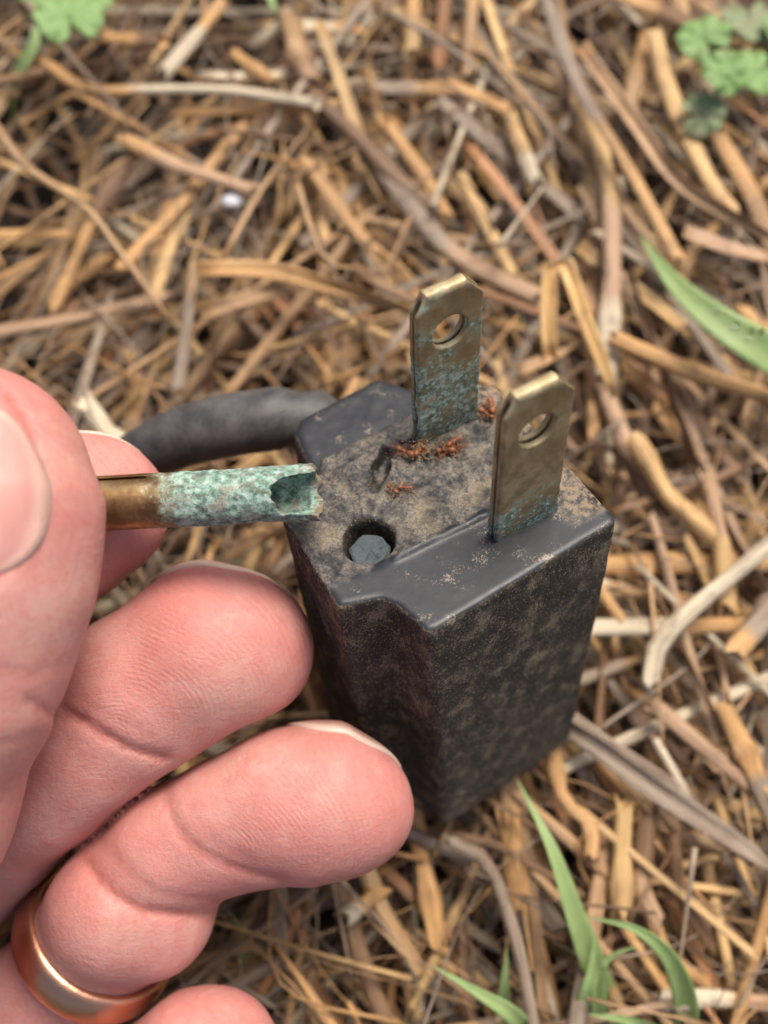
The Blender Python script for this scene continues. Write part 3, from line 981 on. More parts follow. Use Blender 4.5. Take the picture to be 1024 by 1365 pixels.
# dew drops on the wide blade
M_WATER = NB('water').out(Base_Color=(1, 1, 1), Roughness=0.02, Transmission_Weight=1.0, IOR=1.33)
bp = spline(np.array([px(*p) for p in big_path]), 40)
Rd = random.Random(4)
for i in range(16):
    s = Rd.uniform(0.28, 0.72)
    c = bp[int(s * 39)]
    t = bp[int(s * 39) + 1] - c; t /= np.linalg.norm(t)
    sd = np.cross(t, (0, 0, 1)); sd /= np.linalg.norm(sd)
    rr = Rd.uniform(0.16, 0.36)
    lat = Rd.choice((-1, 1, 1, 1)) * Rd.uniform(0.4, 2.3)
    cen = c + sd * lat + np.array([0, 0, 0.32 + 0.12 * abs(lat)])
    V = [(0, 0, rr * .8)]; Fc = []
    for a in range(1, 6):
        for b in range(10):
            ph = math.pi * a / 6; th = 2 * math.pi * b / 10
            V.append((rr * math.sin(ph) * math.cos(th), rr * math.sin(ph) * math.sin(th), rr * .8 * math.cos(ph)))
    V.append((0, 0, -rr * .8))
    for b in range(10):
        Fc.append([0, 1 + b, 1 + (b + 1) % 10]); Fc.append([len(V) - 1, 41 + (b + 1) % 10, 41 + b])
        for a in range(4):
            Fc.append([1 + a * 10 + b, 11 + a * 10 + b, 11 + a * 10 + (b + 1) % 10, 1 + a * 10 + (b + 1) % 10])
    tag(mesh_obj('dew_drop', V, Fc, M_WATER, matrix=Matrix.Translation(Vector(cen) * S)),
        'clear dew drop on the wide green grass blade', 'water drop', 'dew drops on the grass blade')


def lobed_leaf(R_, nl, rot, center, normal, depth=0.11, seed=0):
    """round leaf with scalloped edge and creased veins, about R_ mm in radius"""
    normal = np.array(normal, float); normal /= np.linalg.norm(normal)
    a = np.cross(normal, (0.3, 1, 0.1)); a /= np.linalg.norm(a); b = np.cross(normal, a)
    nt_, nr = 84, 11
    V, UV, Fc = [], [], []
    rg = random.Random(seed); kk = rg.uniform(0, 6)
    for layer in (0, 1):
        for i in range(nr):
            for j in range(nt_):
                th = 2 * math.pi * j / nt_
                g = (th - math.pi) / math.pi                     # notch at the stalk, theta = 0
                notch = 1 - 0.75 * math.exp(-((1 - abs(g)) / 0.10) ** 2)
                lob = 1 + depth * (abs(math.sin(nl * th / 2)) ** 0.8 - 0.6) + 0.05 * math.sin(nl * 2.5 * th + kk)
                rr = R_ * lob * notch * (0.04 + 0.96 * i / (nr - 1))
                s = i / (nr - 1)
                vein = abs(math.sin(nl * th / 2)) ** 0.5
                h = R_ * (0.16 * s * vein + 0.10 * s * s * math.sin(2 * th + kk) - 0.15 * s * s) + 0.05 * R_ * math.sin(9 * s + 5 * th) * s * 0.5
                V.append(np.array(center) + a * rr * math.cos(th + rot) + b * rr * math.sin(th + rot) + normal * (h - 0.13 * layer))
                UV.append((rr * 3, th * 3))
    o = nr * nt_
    for i in range(nr - 1):
        for j in range(nt_):
            j2 = (j + 1) % nt_
            Fc.append([i * nt_ + j, (i + 1) * nt_ + j, (i + 1) * nt_ + j2, i * nt_ + j2])
            Fc.append([o + i * nt_ + j, o + i * nt_ + j2, o + (i + 1) * nt_ + j2, o + (i + 1) * nt_ + j])
    for j in range(nt_):
        j2 = (j + 1) % nt_
        e = (nr - 1) * nt_
        Fc.append([e + j, o + e + j, o + e + j2, e + j2])
    Fc.append([j for j in range(nt_)][::-1]); Fc.append([o + j for j in range(nt_)])
    return np.array(V), Fc, np.array(UV)


def weed(leaves, root, label):
    o0 = px(*root)
    e = empty('weed', Matrix.Translation(Vector(o0) * S))
    tag(e, label, 'weed')
    for i, (X, Y, z, R_, nl, rot, nrm, mat) in enumerate(leaves):
        c = px(X, Y, z)
        V, Fc, UV = lobed_leaf(R_, nl, rot, c, nrm, seed=i)
        mesh_obj('leaf', V - o0, Fc, mat, uv=UV, parent=e)
        st = stalk_mesh(np.array([o0 + (rng.uniform(-2, 2), rng.uniform(-2, 2), 0), (o0 + c) / 2 + (0, 0, -1), c - (0, 0, .2)]), .42, 'thin', (.2, .3, .1), 50 + i)
        mesh_obj('leaf_stalk', st[0] - o0, st[1], M_IVY, uv=st[2], parent=e)
    return e


weed([(938, 50, 25, 3.5, 7, 2.4, (-.2, .0, 1), M_IVY), (965, 98, 27, 3.0, 8, 1.0, (.1, -.3, 1), M_IVY),
      (960, 100, 28.2, 1.9, 6, 3.0, (.0, -.1, 1), M_IVY), (1010, 95, 23, 3.7, 7, 4.0, (.2, .1, 1), M_IVY), (936, 152, 24, 3.0, 7, .4, (-.1, -.3, 1), M_IVY_DUSTY),
      (1000, 25, 21, 4.0, 7, 5.0, (.1, .2, 1), M_IVY_DUSTY), (1050, 40, 22, 3.5, 7, 5.0, (.2, .1, 1), M_IVY)],
     (985, 75, 4), 'low weed with scalloped round leaves at the upper right corner')
weed([(92, 22, 24, 4.6, 9, 2.2, (.15, .1, 1), M_IVY), (60, -15, 23, 3.6, 8, 4.2, (-.2, .1, 1), M_IVY), (118, -12, 22, 3.6, 8, .2, (.2, .2, 1), M_IVY)],
     (70, -30, 4), 'green toothed weed leaves at the upper left corner')

# white stone
G = grid((-3, -3, -2.5), (3, 3, 2.5), 0.2)
Fv = np.linalg.norm(G / np.array([1.5, 1.15, 1.0], np.float32), axis=-1) - 1 + vnoise(G.reshape(-1, 3), 1.3, 8).reshape(G.shape[:3]) * .25
V, Q = surfnets(Fv, (-3, -3, -2.5), .2)
tag(mesh_obj('pebble', V, Q, M_PEBBLE, matrix=Matrix.Translation(Vector(px(312, 268, 19)) * S)), 'small white stone among the straw at the upper left', 'stone')

# ------------------------------------------------------------------ plug
plug = empty('plug', M_PLUG)
tag(plug, 'black moulded electric plug with two upright brass prongs standing on the straw', 'plug')
I4 = Matrix.Identity(4)


def plug_part(name, V, Q, mat, parent=plug, **kw):
    o = mesh_obj(name, V, Q, mat, **kw)
    o.parent = parent
    return o


h = 0.25
lo, hi = (-8, -15.5, -42.2), (23, 19, 1.2)
G = grid(lo, hi, h)
sh = G.shape[:3]
Gf = G.reshape(-1, 3)
outline = [(-5.8, 4.6), (-5.9, -5.5), (-4.9, -5.9), (-2.5, -6.7), (-1.7, -7.8), (-0.9, -11.3), (-0.2, -11.6), (18.6, -10.6), (19.0, -10.0), (18.7, 8.2), (17.5, 9.4), (0.4, 9.3), (-0.8, 7.8), (-1.6, 6.4)]
U2 = G[..., :2].copy()
zz = G[..., 2]
tap = 1.0 + 0.0022 * zz                     # a little narrower towards the cable end
U2[..., 0] = (U2[..., 0] - 6.5) / tap + 6.5
zf = sstep(-1, 0, -zz / 39.0) if False else np.clip(-zz / 40.0, 0, 1)
U2[..., 1] = np.where(U2[..., 1] < 0, U2[..., 1] / (1 + .13 * zf), U2[..., 1])   # near side leans outwards
d2 = poly_sdf(U2, outline)
body = extrude_sdf(d2, zz, -41.0, 0.0, 0.5)
blk = extrude_sdf(poly_sdf(G[..., :2], [(-0.5, 8), (0.4, 15.3), (1.6, 16.7), (10.9, 17.4), (13.2, 14.2), (18.0, 12.4), (18.4, 8)]), zz, -22, -2.8, 0.8)
body = smin(body, blk, 0.5)
flange = extrude_sdf(poly_sdf(G[..., :2], [(16, -9), (20.6, -8.6), (20.8, 6), (16, 7)]), zz, -40.5, -31, 0.8)
body = smin(body, flange, 0.8)
band = np.abs(body) < 1.6


def bn(scale, seed, mask=None):
    mm = band if mask is None else band & mask
    out = np.zeros(sh, np.float32)
    out[mm] = vnoise(G[mm], scale, seed)
    return out


tidy = 1 - .85 * sstep(-.9, -.3, zz) * (1 - sstep(-4.2, -3.4, G[..., 1]))
ch = np.sqrt((G[..., 0] + 2.6 - .02 * zz) ** 2 + (G[..., 1] + 8.3 - .03 * zz) ** 2) - 1.35
body = np.maximum(body, -np.maximum(ch, zz + .9))
body = body + (bn(6.0, 21) * .06 + bn(1.8, 22) * .05 + bn(.8, 23) * .05) * tidy
# moulded ridge between the hole and the near prong
a, b = np.array([0.6, -3.75]), np.array([9.6, -4.0])
t = np.clip(((G[..., :2] - a) @ (b - a)) / ((b - a) @ (b - a)), 0, 1)
dd = np.sqrt(((G[..., :2] - a - t[..., None] * (b - a)) ** 2).sum(-1) + (zz + .05) ** 2) - .38 + bn(1.6, 36, zz > -2.2) * .05
body = smin(body, dd, 0.35)
# pitted, crusted field on the face
field = sstep(-4.2, -3.4, G[..., 1]) * (1 - sstep(8.0, 9.3, G[..., 1]))
top = zz > -2.2
pit = bn(1.1, 31, top) * .16 + bn(2.8, 32, top) * .16 + bn(.6, 33, top) * .09
body = body + field * sstep(-2, -.5, zz) * (pit + .06)
# crack next to the far prong
a, b = np.array([3.0, 3.9]), np.array([5.9, 6.3])
t = np.clip(((G[..., :2] - a) @ (b - a)) / ((b - a) @ (b - a)), 0, 1)
dd = np.sqrt(((G[..., :2] - a - t[..., None] * (b - a)) ** 2).sum(-1) + (zz * .5) ** 2) - (.72 + .40 * bn(.8, 34, top))
body = np.maximum(body, -dd)
dd = np.sqrt((G[..., 0] - 16.9) ** 2 + (G[..., 1] - 3.4) ** 2 + (zz * .6) ** 2) - .75
body = np.maximum(body, -dd)
# the hole the round pin broke out of
HC = (-0.40, -0.95)
rh = np.sqrt((G[..., 0] - HC[0]) ** 2 + (G[..., 1] - HC[1]) ** 2) + bn(1.2, 35, zz > -6) * .16
bore = np.maximum(rh - 2.25, -zz - 5.0)
cham = rh - 2.25 - np.maximum(zz + .45, 0) * .8
body = np.maximum(body, -np.maximum(np.minimum(bore, cham), -zz - 5.0))
V, Q = surfnets(body, lo, h)
plug_body = plug_part('plug_body', V, Q, M_RUB)

# broken stub at the bottom of the hole
ns = 18
Rr = random.Random(3)
Vs, Fs = [], []
rim = [1.78 + Rr.uniform(-.16, .12) for _ in range(ns)]
for lev, k in ((-5.2, 1.0), (-1.6, 1.0), (-1.45, .9), (-1.5, .5)):
    for j in range(ns):
        th = 2 * math.pi * j / ns
        Vs.append((HC[0] - .05 + rim[j] * k * math.cos(th), HC[1] - .15 + rim[j] * k * math.sin(th), lev + (Rr.uniform(-.12, .12) if lev > -5 else 0)))
Vs.append((HC[0], HC[1] - .1, -1.48))
for i in range(3):
    for j in range(ns):
        j2 = (j + 1) % ns
        Fs.append([i * ns + j, i * ns + j2, (i + 1) * ns + j2, (i + 1) * ns + j])
for j in range(ns): Fs.append([3 * ns + j, 3 * ns + (j + 1) % ns, 4 * ns])
tag(plug_part('pin_stub', Vs, Fs, M_STUB, smooth=False), 'grey broken stub at the bottom of the round hole')

# two folded brass prongs


def prong(cv, mat, seed, label):
    h = 0.085
    lo, hi = (-3.6, -1.1, -1.0), (3.6, 1.1, 18.8)
    G = grid(lo, hi, h)
    sh = G.shape[:3]
    Gf = G.reshape(-1, 3)
    x, y, z = G[..., 0], G[..., 1], G[..., 2]
    nz = (vnoise(Gf, 1.4, seed) * .06 + vnoise(Gf, .45, seed + 1) * .06).reshape(sh)
    rough = nz * (sstep(13, 4, z) if seed == 41 else sstep(6, 1.5, z))
    P2 = np.stack([x, z], -1)
    d2 = poly_sdf(P2, [(-3.18, -.9), (-3.18, 15.8), (-2.2, 17.65), (1.6, 17.65), (3.18, 15.7), (3.18, -.9)])
    hole = np.sqrt(x ** 2 + (z - 12.8) ** 2) - 1.70
    d2 = np.maximum(d2, -hole)
    d = extrude_sdf(d2 + rough, y, -.68, .68, .16)
    dr = extrude_sdf(d2 + rough, y, -.68, .68, .55)
    tp = sstep(15.6, 16.6, z) * sstep(2.9, 1.6, np.abs(x + .35))
    d = d * (1 - tp) + dr * tp
    slit = np.abs(y + .0) - .13 - .12 * sstep(15.2, 15.9, z)
    fold = sstep(16.3, 17.0, z) * sstep(2.15, 1.8, np.abs(x + .35))        # top edge is the fold: no slit
    slit = slit + fold * .5
    core = 1.1 - np.minimum(np.minimum(-d2, 9), 9)                             # only 1.1 mm deep from the edges
    slit = np.maximum(slit, -d2 - 1.2)
    d = np.maximum(d, -slit) + rough * .6
    V, Q = surfnets(d, lo, h)
    o = plug_part('prong', V, Q, mat)
    o.matrix_parent_inverse = I4
    o.location = Vector((11.85, cv, 0)) * S
    tag(o, label)


prong(6.25, M_BLADE_A, 41, 'far brass prong thickly green with corrosion over its lower half')
prong(-6.35, M_BLADE_B, 51, 'near brass prong, brown, green only at its foot')

# cable leaving the block to the left
cab_c = np.array([pc(505, 645, 117), pc(455, 592, 116.5), pc(420, 566, 115.2), pc(385, 557, 114.6), pc(345, 561, 114.8), pc(290, 570, 115.5), pc(220, 592, 118), pc(150, 632, 122), pc(70, 710, 127), pc(-40, 840, 130), pc(-200, 980, 131), pc(-420, 1080, 131), pc(-900, 1150, 131)])
path = spline(c2w(cab_c), 90)
Minv = M_PLUG.inverted()
path = np.array([list(Minv @ (Vector(p) * S)) for p in path]) / S
T, A, B = frames(path)
cum = np.concatenate([[0], np.cumsum(np.linalg.norm(np.diff(path, axis=0), axis=1))])
Vc, Fc = [], []
ns = 28
for i in range(len(path)):
    s = cum[i]
    r = 3.25 - .85 * float(sstep(20, 40, np.float64(s)))
    r -= .5 * math.exp(-((s - 11.3) / .6) ** 2)
    r += .35 * math.exp(-((s - 9.6) / .9) ** 2)
    for j in range(ns):
        th = 2 * math.pi * j / ns
        Vc.append(path[i] + (A[i] * math.cos(th) + B[i] * math.sin(th)) * r)
for i in range(len(path) - 1):
    for j in range(ns):
        Fc.append([i * ns + j, i * ns + (j + 1) % ns, (i + 1) * ns + (j + 1) % ns, (i + 1) * ns + j])
Fc.append(list(range(ns))[::-1]); Fc.append([(len(path) - 1) * ns + j for j in range(ns)])
tag(plug_part('cable', Vc, Fc, M_CABLE), 'dusty black cable curving off to the left behind the forefinger')

# grit stuck to the walls
Rg = random.Random(12)
for (X, Y, vy) in ((737, 805, -10.9), (672, 882, -11.2), (752, 922, -11.0), (706, 1003, -11.3)):
    d = RP.T @ np.array([(X - 512) / F_PX, (Y - 682.5) / F_PX, 1.0]); C0 = -RP.T @ TP
    c = C0 + d * ((vy - C0[1]) / d[1])
    r = .42
    Gg = grid((-1, -1, -1), (1, 1, 1), .14)
    Fv = np.linalg.norm(Gg * np.array([1, 1.3, .8], np.float32), axis=-1) - r + vnoise(Gg.reshape(-1, 3) + X, .5, 3).reshape(Gg.shape[:3]) * .18
    V, Q = surfnets(Fv, (-1, -1, -1), .14)
    g = plug_part('grit_grain', V + c, Q, M_FLUFF)

# ------------------------------------------------------------------ ants on the plug face


def uvw(u, v, w_): return np.array(M_PLUG @ Vector((u * S, v * S, w_ * S))) / S


def ant(u, v, w_, rot, size, label, dark=False, curl=0.3):
    h = .055
    lo, hi = (-1.4, -.6, -.5), (1.4, .6, .9)
    G = grid(lo, hi, h)

    def ell(c, r):
        return (np.linalg.norm((G - np.array(c, np.float32)) / np.array(r, np.float32), axis=-1) - 1) * min(r)
    d = ell((.78, 0, .1), (.34, .30, .27))
    d = smin(d, ell((.22, 0, .12), (.36, .19, .2)), .06)
    d = smin(d, ell((-.16, 0, .12 + curl * .2), (.13, .12, .16)), .05)
    d = smin(d, ell((-.66, 0, .12 + curl * .5), (.46, .34, .33)), .05)
    V, Q = surfnets(d, lo, h)
    Vl, Fl = [V * 1.0], Q.tolist()
    off = len(V)
    Ra = random.Random(int(u * 97 + v * 13))
    for side in (-1, 1):
        for k in range(3):
            x0 = .42 - .2 * k
            a = rad(50 - 50 * k + Ra.uniform(-15, 15))
            p = np.array([(x0, side * .12, .05), (x0 + .35 * math.cos(a), side * (.2 + .45 * abs(math.cos(a * .3))), .35 + Ra.uniform(-.1, .2)), (x0 + .75 * math.sin(a) * .8, side * 1.0, -.15)])
            r_ = stalk_mesh(p, .05, 'thin', (0, 0, 0), 5)
            Vl.append(r_[0]); Fl += [[q + off for q in f] for f in r_[1]]; off += len(r_[0])
        p = np.array([(1.0, side * .1, .2), (1.25, side * .35, .5), (1.6, side * .5, .25)])
        r_ = stalk_mesh(p, .04, 'thin', (0, 0, 0), 6)
        Vl.append(r_[0]); Fl += [[q + off for q in f] for f in r_[1]]; off += len(r_[0])
    V = np.concatenate(Vl) * size * 1.02
    mw = M_PLUG @ Matrix.Translation(Vector((u, v, w_)) * S) @ Matrix.Rotation(rot, 4, 'Z') @ Matrix.Rotation(Ra.uniform(-.9, .9), 4, 'X')
    o = mesh_obj('ant', V, Fl, M_ANT_DARK if dark else M_ANT, matrix=mw)
    tag(o, label, 'ant', 'dead ants on the plug face')


ant(7.0, 5.2, .55, 2.0, .95, 'dead orange ant with round head, left end of the heap by the far prong')
ant(7.6, 5.9, .9, -.6, .7, 'small dark ant on top of the heap at the far prong', dark=True)
ant(8.1, 4.6, .5, .7, .8, 'curled orange ant in the middle of the heap by the far prong', curl=.9)
ant(10.2, 3.5, .5, 2.6, .8, 'reddish ant at the right part of the heap in front of the far prong')
ant(11.3, 3.9, .5, .3, .75, 'reddish ant tangled at the right end of the heap before the far prong')
ant(4.0, 2.3, .45, 1.9, .62, 'small orange ant, left of the pair above the round hole')
ant(4.9, 1.8, .45, -.5, .62, 'small orange ant, right of the pair above the round hole')
ant(16.4, 5.6, .7, 1.1, .95, 'red ant between the two prongs at the back edge of the plug')
ant(15.6, 5.2, .5, -1.1, .8, 'second red ant beside the far prong at the back edge')


def fluff(u, v, n, sx, sy, label, seed):
    Rf = random.Random(seed)
    Vl, Fl, off = [], [], 0
    for i in range(n):
        c = np.array([Rf.gauss(0, sx), Rf.gauss(0, sy), Rf.uniform(.05, .8)])
        d_ = np.array([Rf.gauss(0, 1), Rf.gauss(0, 1), Rf.gauss(0, .5)]); d_ *= Rf.uniform(.3, .95) / np.linalg.norm(d_)
        k = np.array([Rf.gauss(0, .15) for _ in range(3)])
        p = np.array([c - d_, c + k, c + d_])
        r_ = stalk_mesh(p, Rf.uniform(.04, .085), 'thin', (0, 0, 0), i)
        Vl.append(r_[0]); Fl += [[q + off for q in f] for f in r_[1]]; off += len(r_[0])
    o = mesh_obj('ant_debris', np.concatenate(Vl), Fl, M_FLUFF if seed % 2 else M_ANT, matrix=M_PLUG @ Matrix.Translation(Vector((u, v, .0)) * S))
    tag(o, label, 'debris', kind='stuff')


fluff(8.3, 4.9, 46, .55, .4, 'tan tangle of ant legs and dust before the far prong', 1)
fluff(10.6, 3.6, 44, .8, .35, 'reddish tangle of ant legs before the far prong', 2)
fluff(16.2, 5.4, 26, .4, .5, 'reddish tangle of ant legs at the back edge', 4)
fluff(4.4, 1.7, 10, .5, .3, 'few loose ant legs above the round hole', 3)

# ------------------------------------------------------------------ broken round pin, held by the hand
PA, PB = pc(40, 676, 94.6), pc(423, 656, 93.2)          # inner end in the grip, broken end over the plug
wa, wb = c2w(PA), c2w(PB)
xx = (wb - wa); LP = np.linalg.norm(xx); xx /= LP
zz_ = np.array(CAM_LOC) - wb; zz_ -= xx * (zz_ @ xx); zz_ /= np.linalg.norm(zz_)
yy = np.cross(zz_, xx)
h = 0.1
lo, hi = (-.6, -2.9, -2.9), (LP + .8, 2.9, 2.9)
G = grid(lo, hi, h)
sh = G.shape[:3]; Gf = G.reshape(-1, 3)
x, y, z = G[..., 0], G[..., 1], G[..., 2]
nz = (vnoise(Gf, 1.2, 61) * .07 + vnoise(Gf, .45, 62) * .05).reshape(sh) * sstep(LP - 17, LP - 10, x)
rr = np.sqrt(y ** 2 + z ** 2)
jag = (vnoise(np.stack([0 * x, y, z], -1).reshape(-1, 3), .8, 63).reshape(sh)) * .35
ro = 2.32 + .12 * sstep(LP - 2.2, LP, x)
d = np.maximum(rr - ro + nz, np.maximum(-x, x - LP + jag))
bore = np.maximum(rr - 1.78 + nz, LP - 4.4 - x)
d = np.maximum(d, -bore)
# bite out of the side that faces the viewer
cx_ = LP - 4.0 + .85 * np.abs(y + .2) ** 1.5 + vnoise(Gf, .7, 64).reshape(sh) * .55
bite = np.maximum(np.maximum(cx_ - x, .35 - z), np.abs(y + .1) - 1.72 - .08 * (x - LP))
d = np.maximum(d, -bite)
seam = np.maximum(np.abs(y - 1.95) - .07, .3 - z)                # folded seam along the upper side
d = np.maximum(d, -np.maximum(seam, x - LP + 14))
V, Q = surfnets(d, lo, h)
M_PIN = Matrix(((xx[0], yy[0], zz_[0], wa[0] * S), (xx[1], yy[1], zz_[1], wa[1] * S), (xx[2], yy[2], zz_[2], wa[2] * S), (0, 0, 0, 1)))
# corrosion starts abruptly 15 mm from the broken end


def mat_pin():
    m = NB('pin_brass_corroded')
    v = m.coord()
    s = m.sep(v)[0]
    n = m.noise(v, 0.5, 6, 0.65); n2 = m.noise(v, 1.3, 6, 0.7); n3 = m.noise(v, 5, 4, 0.7)
    brass = m.mix(m.step(n, 0.3, 0.7), (0.20, 0.11, 0.045), (0.46, 0.31, 0.15))
    brass = m.mix(m.math('MULTIPLY', m.step(n2, 0.56, 0.7), .5), brass, (0.33, 0.27, 0.20))
    k = m.math('MULTIPLY_ADD', n2, 3.5, m.math('MULTIPLY_ADD', n, 7.0, s))
    cor = m.step(k, LP - 12.4 + 2.9, LP - 12.4 + 7.0)
    verd = m.ramp(n2, [(0.28, (0.045, 0.055, 0.050)), (0.42, (0.14, 0.20, 0.155)), (0.50, (0.24, 0.40, 0.31)),
                       (0.57, (0.40, 0.58, 0.48)), (0.68, (0.70, 0.71, 0.63))])
    verd = m.mix(m.math('MULTIPLY', m.step(n, 0.50, 0.66), .85), verd, (0.36, 0.31, 0.25))
    verd = m.mix(m.math('MULTIPLY', m.step(n3, 0.52, 0.72), .4), verd, (0.06, 0.07, 0.06))
    rim = m.math('MULTIPLY', m.step(m.math('MULTIPLY_ADD', n, 2.5, s), LP + .45, LP + 1.2), .8)
    verd = m.mix(rim, verd, (0.24, 0.145, 0.085))
    pal = m.noise(m.coord((500, 1000, 1000)), 1.0, 5, 0.7, 0.6)
    verd = m.mix(m.math('MULTIPLY', m.step(pal, 0.55, 0.66), 0.75), verd, (0.55, 0.60, 0.53))
    verd = m.mix(m.math('MULTIPLY', m.step(pal, 0.45, 0.33), 0.8), verd, (0.17, 0.135, 0.095))
    c = m.mix(cor, brass, verd)
    b1 = m.bump(n2, 0.00018, m.math('MULTIPLY_ADD', cor, .7, .08))
    b2 = m.bump(n3, 0.00012, m.math('MULTIPLY_ADD', cor, .8, .15), b1)
    return m.out(Base_Color=c, Metallic=m.math('MULTIPLY', m.math('SUBTRACT', 1.0, cor), .8), Roughness=m.math('MULTIPLY_ADD', cor, .45, .36), Normal=b2)


tag(mesh_obj('broken_pin', V, Q, mat_pin(), matrix=M_PIN), 'broken round brass plug pin, green with corrosion, held between thumb and forefinger', 'plug pin')

# ------------------------------------------------------------------ hand (camera-space mm, then to world)
h = 0.42
lo = np.array([-100.0, -16.0, 72.0]); hi = np.array([5.0, 78.0, 131.0])
G = grid(lo, hi, h)
sh = G.shape[:3]
BIG = np.float32(50)


def rc(D, a, b, ra, rb, n=None, flat=1.0, k=None):
    """round cone (optionally flattened along n) smooth-joined into field D"""
    m = max(ra, rb) + 7
    mn = np.minimum(a, b) - m; mx = np.maximum(a, b) + m
    i0 = np.clip(((mn - lo) / h).astype(int), 0, np.array(sh)); i1 = np.clip(((mx - lo) / h).astype(int) + 1, 0, np.array(sh))
    if (i1 <= i0).any(): return
    sl = tuple(slice(i0[i], i1[i]) for i in range(3))
    P = G[sl]
    ab = (b - a).astype(np.float32)
    L2 = ab @ ab + 1e-9
    t = np.clip(((P - a.astype(np.float32)) @ ab) / L2, 0, 1)
    q = P - a.astype(np.float32) - t[..., None] * ab
    q2 = (q ** 2).sum(-1)
    if n is not None:
        qn = q @ n.astype(np.float32)
        q2 = q2 + qn * qn * (1 / flat ** 2 - 1)
    d = (np.sqrt(q2) - (ra + (rb - ra) * t)).astype(np.float32)
    D[sl] = smin(D[sl], d, k) if k else np.minimum(D[sl], d)


def unit(v): v = np.array(v, float); return v / np.linalg.norm(v)


# chains: (pixel x, pixel y, depth, radius mm); last = fingertip
FING = {
 'thumb': dict(ch=[(-330, 1330, 101, 12.5), (-165, 1060, 90, 10.6), (-88, 880, 86, 9.6), (-51, 760, 85, 9.5), (-37, 672, 85, 9.0), (-37, 622, 85.5, 7.6)], n=(-.15, .05, -.98), flat=.92, k=3.0),
 'index': dict(ch=[(-380, 1080, 117, 10.0), (-190, 880, 114, 8.6), (-60, 770, 108, 8.0), (40, 715, 104.5, 7.8), (108, 684, 103.5, 7.3), (138, 674, 103.5, 5.7)], n=(.1, -.35, .93), flat=.92, k=2.0),
 'middle': dict(ch=[(-280, 1290, 120, 10.2), (-60, 1130, 112, 8.8), (70, 1030, 106, 7.9), (120, 988, 104.5, 7.5), (187, 929, 103.5, 7.85), (277, 869, 103, 7.9), (318, 866, 103.3, 6.95)], n=(.1, -.42, .9), flat=.93, k=1.6),
 'ring': dict(ch=[(-80, 1480, 124, 9.4), (66, 1335, 115, 7.0), (124, 1262, 111, 6.9), (174, 1187, 107, 7.1), (228, 1128, 105.5, 6.55), (300, 1096, 104.5, 6.5), (375, 1073, 104, 7.15), (440, 1072, 104, 7.05), (474, 1078, 104.3, 5.2)], n=(.1, -.42, .9), flat=.93, k=1.6),
 'little': dict(ch=[(60, 1680, 122, 8.6), (130, 1540, 112, 7.4), (215, 1450, 108, 6.6), (270, 1412, 106, 6.5), (292, 1402, 106, 5.6)], n=(.1, -.3, .95), flat=.93, k=1.6),
}
palm = np.full(sh, BIG, np.float32)
WR = pc(-620, 1900, 118)
for (X, Y, d, r) in ((-420, 1150, 119, 11), (-300, 1330, 122, 11), (-110, 1510, 124, 11), (40, 1690, 124, 9.5)):
    rc(palm, pc(X, Y, d), pc(-560, 1700, 118), r, 13.5, k=5.0)
rc(palm, pc(-330, 1330, 103), pc(-560, 1600, 114), 13, 13, k=7.0)
rc(palm, pc(-560, 1650, 117), pc(-900, 2000, 120), 16, 15, k=7.0)
hand = np.full(sh, BIG, np.float32)
gap = np.zeros(sh, np.float32)
FP = {}
for name, f in FING.items():
    D = np.full(sh, BIG, np.float32)
    pts = [pc(*c[:3]) for c in f['ch']]; rs = [c[3] for c in f['ch']]
    ax_ = unit(pts[-1] - pts[-3])
    nn = np.array(f['n'], float); nn = unit(nn - ax_ * (nn @ ax_))
    FP[name] = (pts, rs, ax_, nn)
    for i in range(len(pts) - 1):
        s_ax = unit(pts[i + 1] - pts[i]); n2 = unit(nn - s_ax * (nn @ s_ax))
        rc(D, pts[i], pts[i + 1], rs[i], rs[i + 1], n2, f['flat'], k=f['k'])
    if name in ('ring',):
        rc(D, pc(158, 1215, 106.0), pc(205, 1228, 106.5), 6.3, 5.2, k=2.5)          # fleshy bulge beyond the ring
    # flexion creases: (pixel, depth, direction along finger, depth mm, half width)
    mm = D < 20
    D[mm] = smin(D[mm], palm[mm], 5.0)
    D[~mm] = palm[~mm]
    both = np.maximum(np.abs(hand), np.abs(D)) < 4
    gap[both] = np.maximum(gap[both], 1.3 * np.exp(-((hand[both] - D[both]) / 1.4) ** 2) * (palm[both] > 1.5))
    hand = np.minimum(hand, D)
CREASES = [  # polyline in the photo at depth d, groove depth, groove width
 ([(85, 945), (130, 972), (175, 998), (222, 1010)], 97, .42, .40),
 ([(85, 945), (130, 972), (175, 998), (222, 1010)], 97, .22, 1.5),
 ([(100, 930), (150, 955), (200, 980)], 97, .10, .36),
 ([(40, 935), (75, 955), (110, 958)], 97, .25, .45),
 ([(222, 1052), (230, 1090), (255, 1125), (310, 1155), (375, 1172)], 97, .25, .40),
 ([(222, 1052), (230, 1090), (255, 1125), (310, 1155), (375, 1172)], 97, .20, 1.6),
 ([(250, 1045), (262, 1090), (290, 1125), (340, 1150)], 97, .10, .36),
 ([(108, 1135), (140, 1180), (190, 1212), (300, 1222)], 98, .40, .42),
 ([(108, 1135), (140, 1180), (190, 1212), (300, 1222)], 98, .30, 1.6),
 ([(135, 1120), (170, 1160), (215, 1190), (290, 1200)], 98, .12, .36),
 ([(-20, 880), (30, 900), (95, 885)], 77, .08, .4),
 ([(-20, 995), (30, 985), (60, 975)], 78, .10, .4),
 ([(-30, 510), (0, 520), (28, 552), (47, 598), (55, 640), (47, 685), (22, 735), (0, 765), (-30, 787)], 82, .40, .42),
]
GF = G.reshape(-1, 3)
pxX = G[..., 0] / G[..., 2] * F_PX + 512
pxY = G[..., 1] / G[..., 2] * F_PX + 682.5
near = np.abs(hand) < 2.0
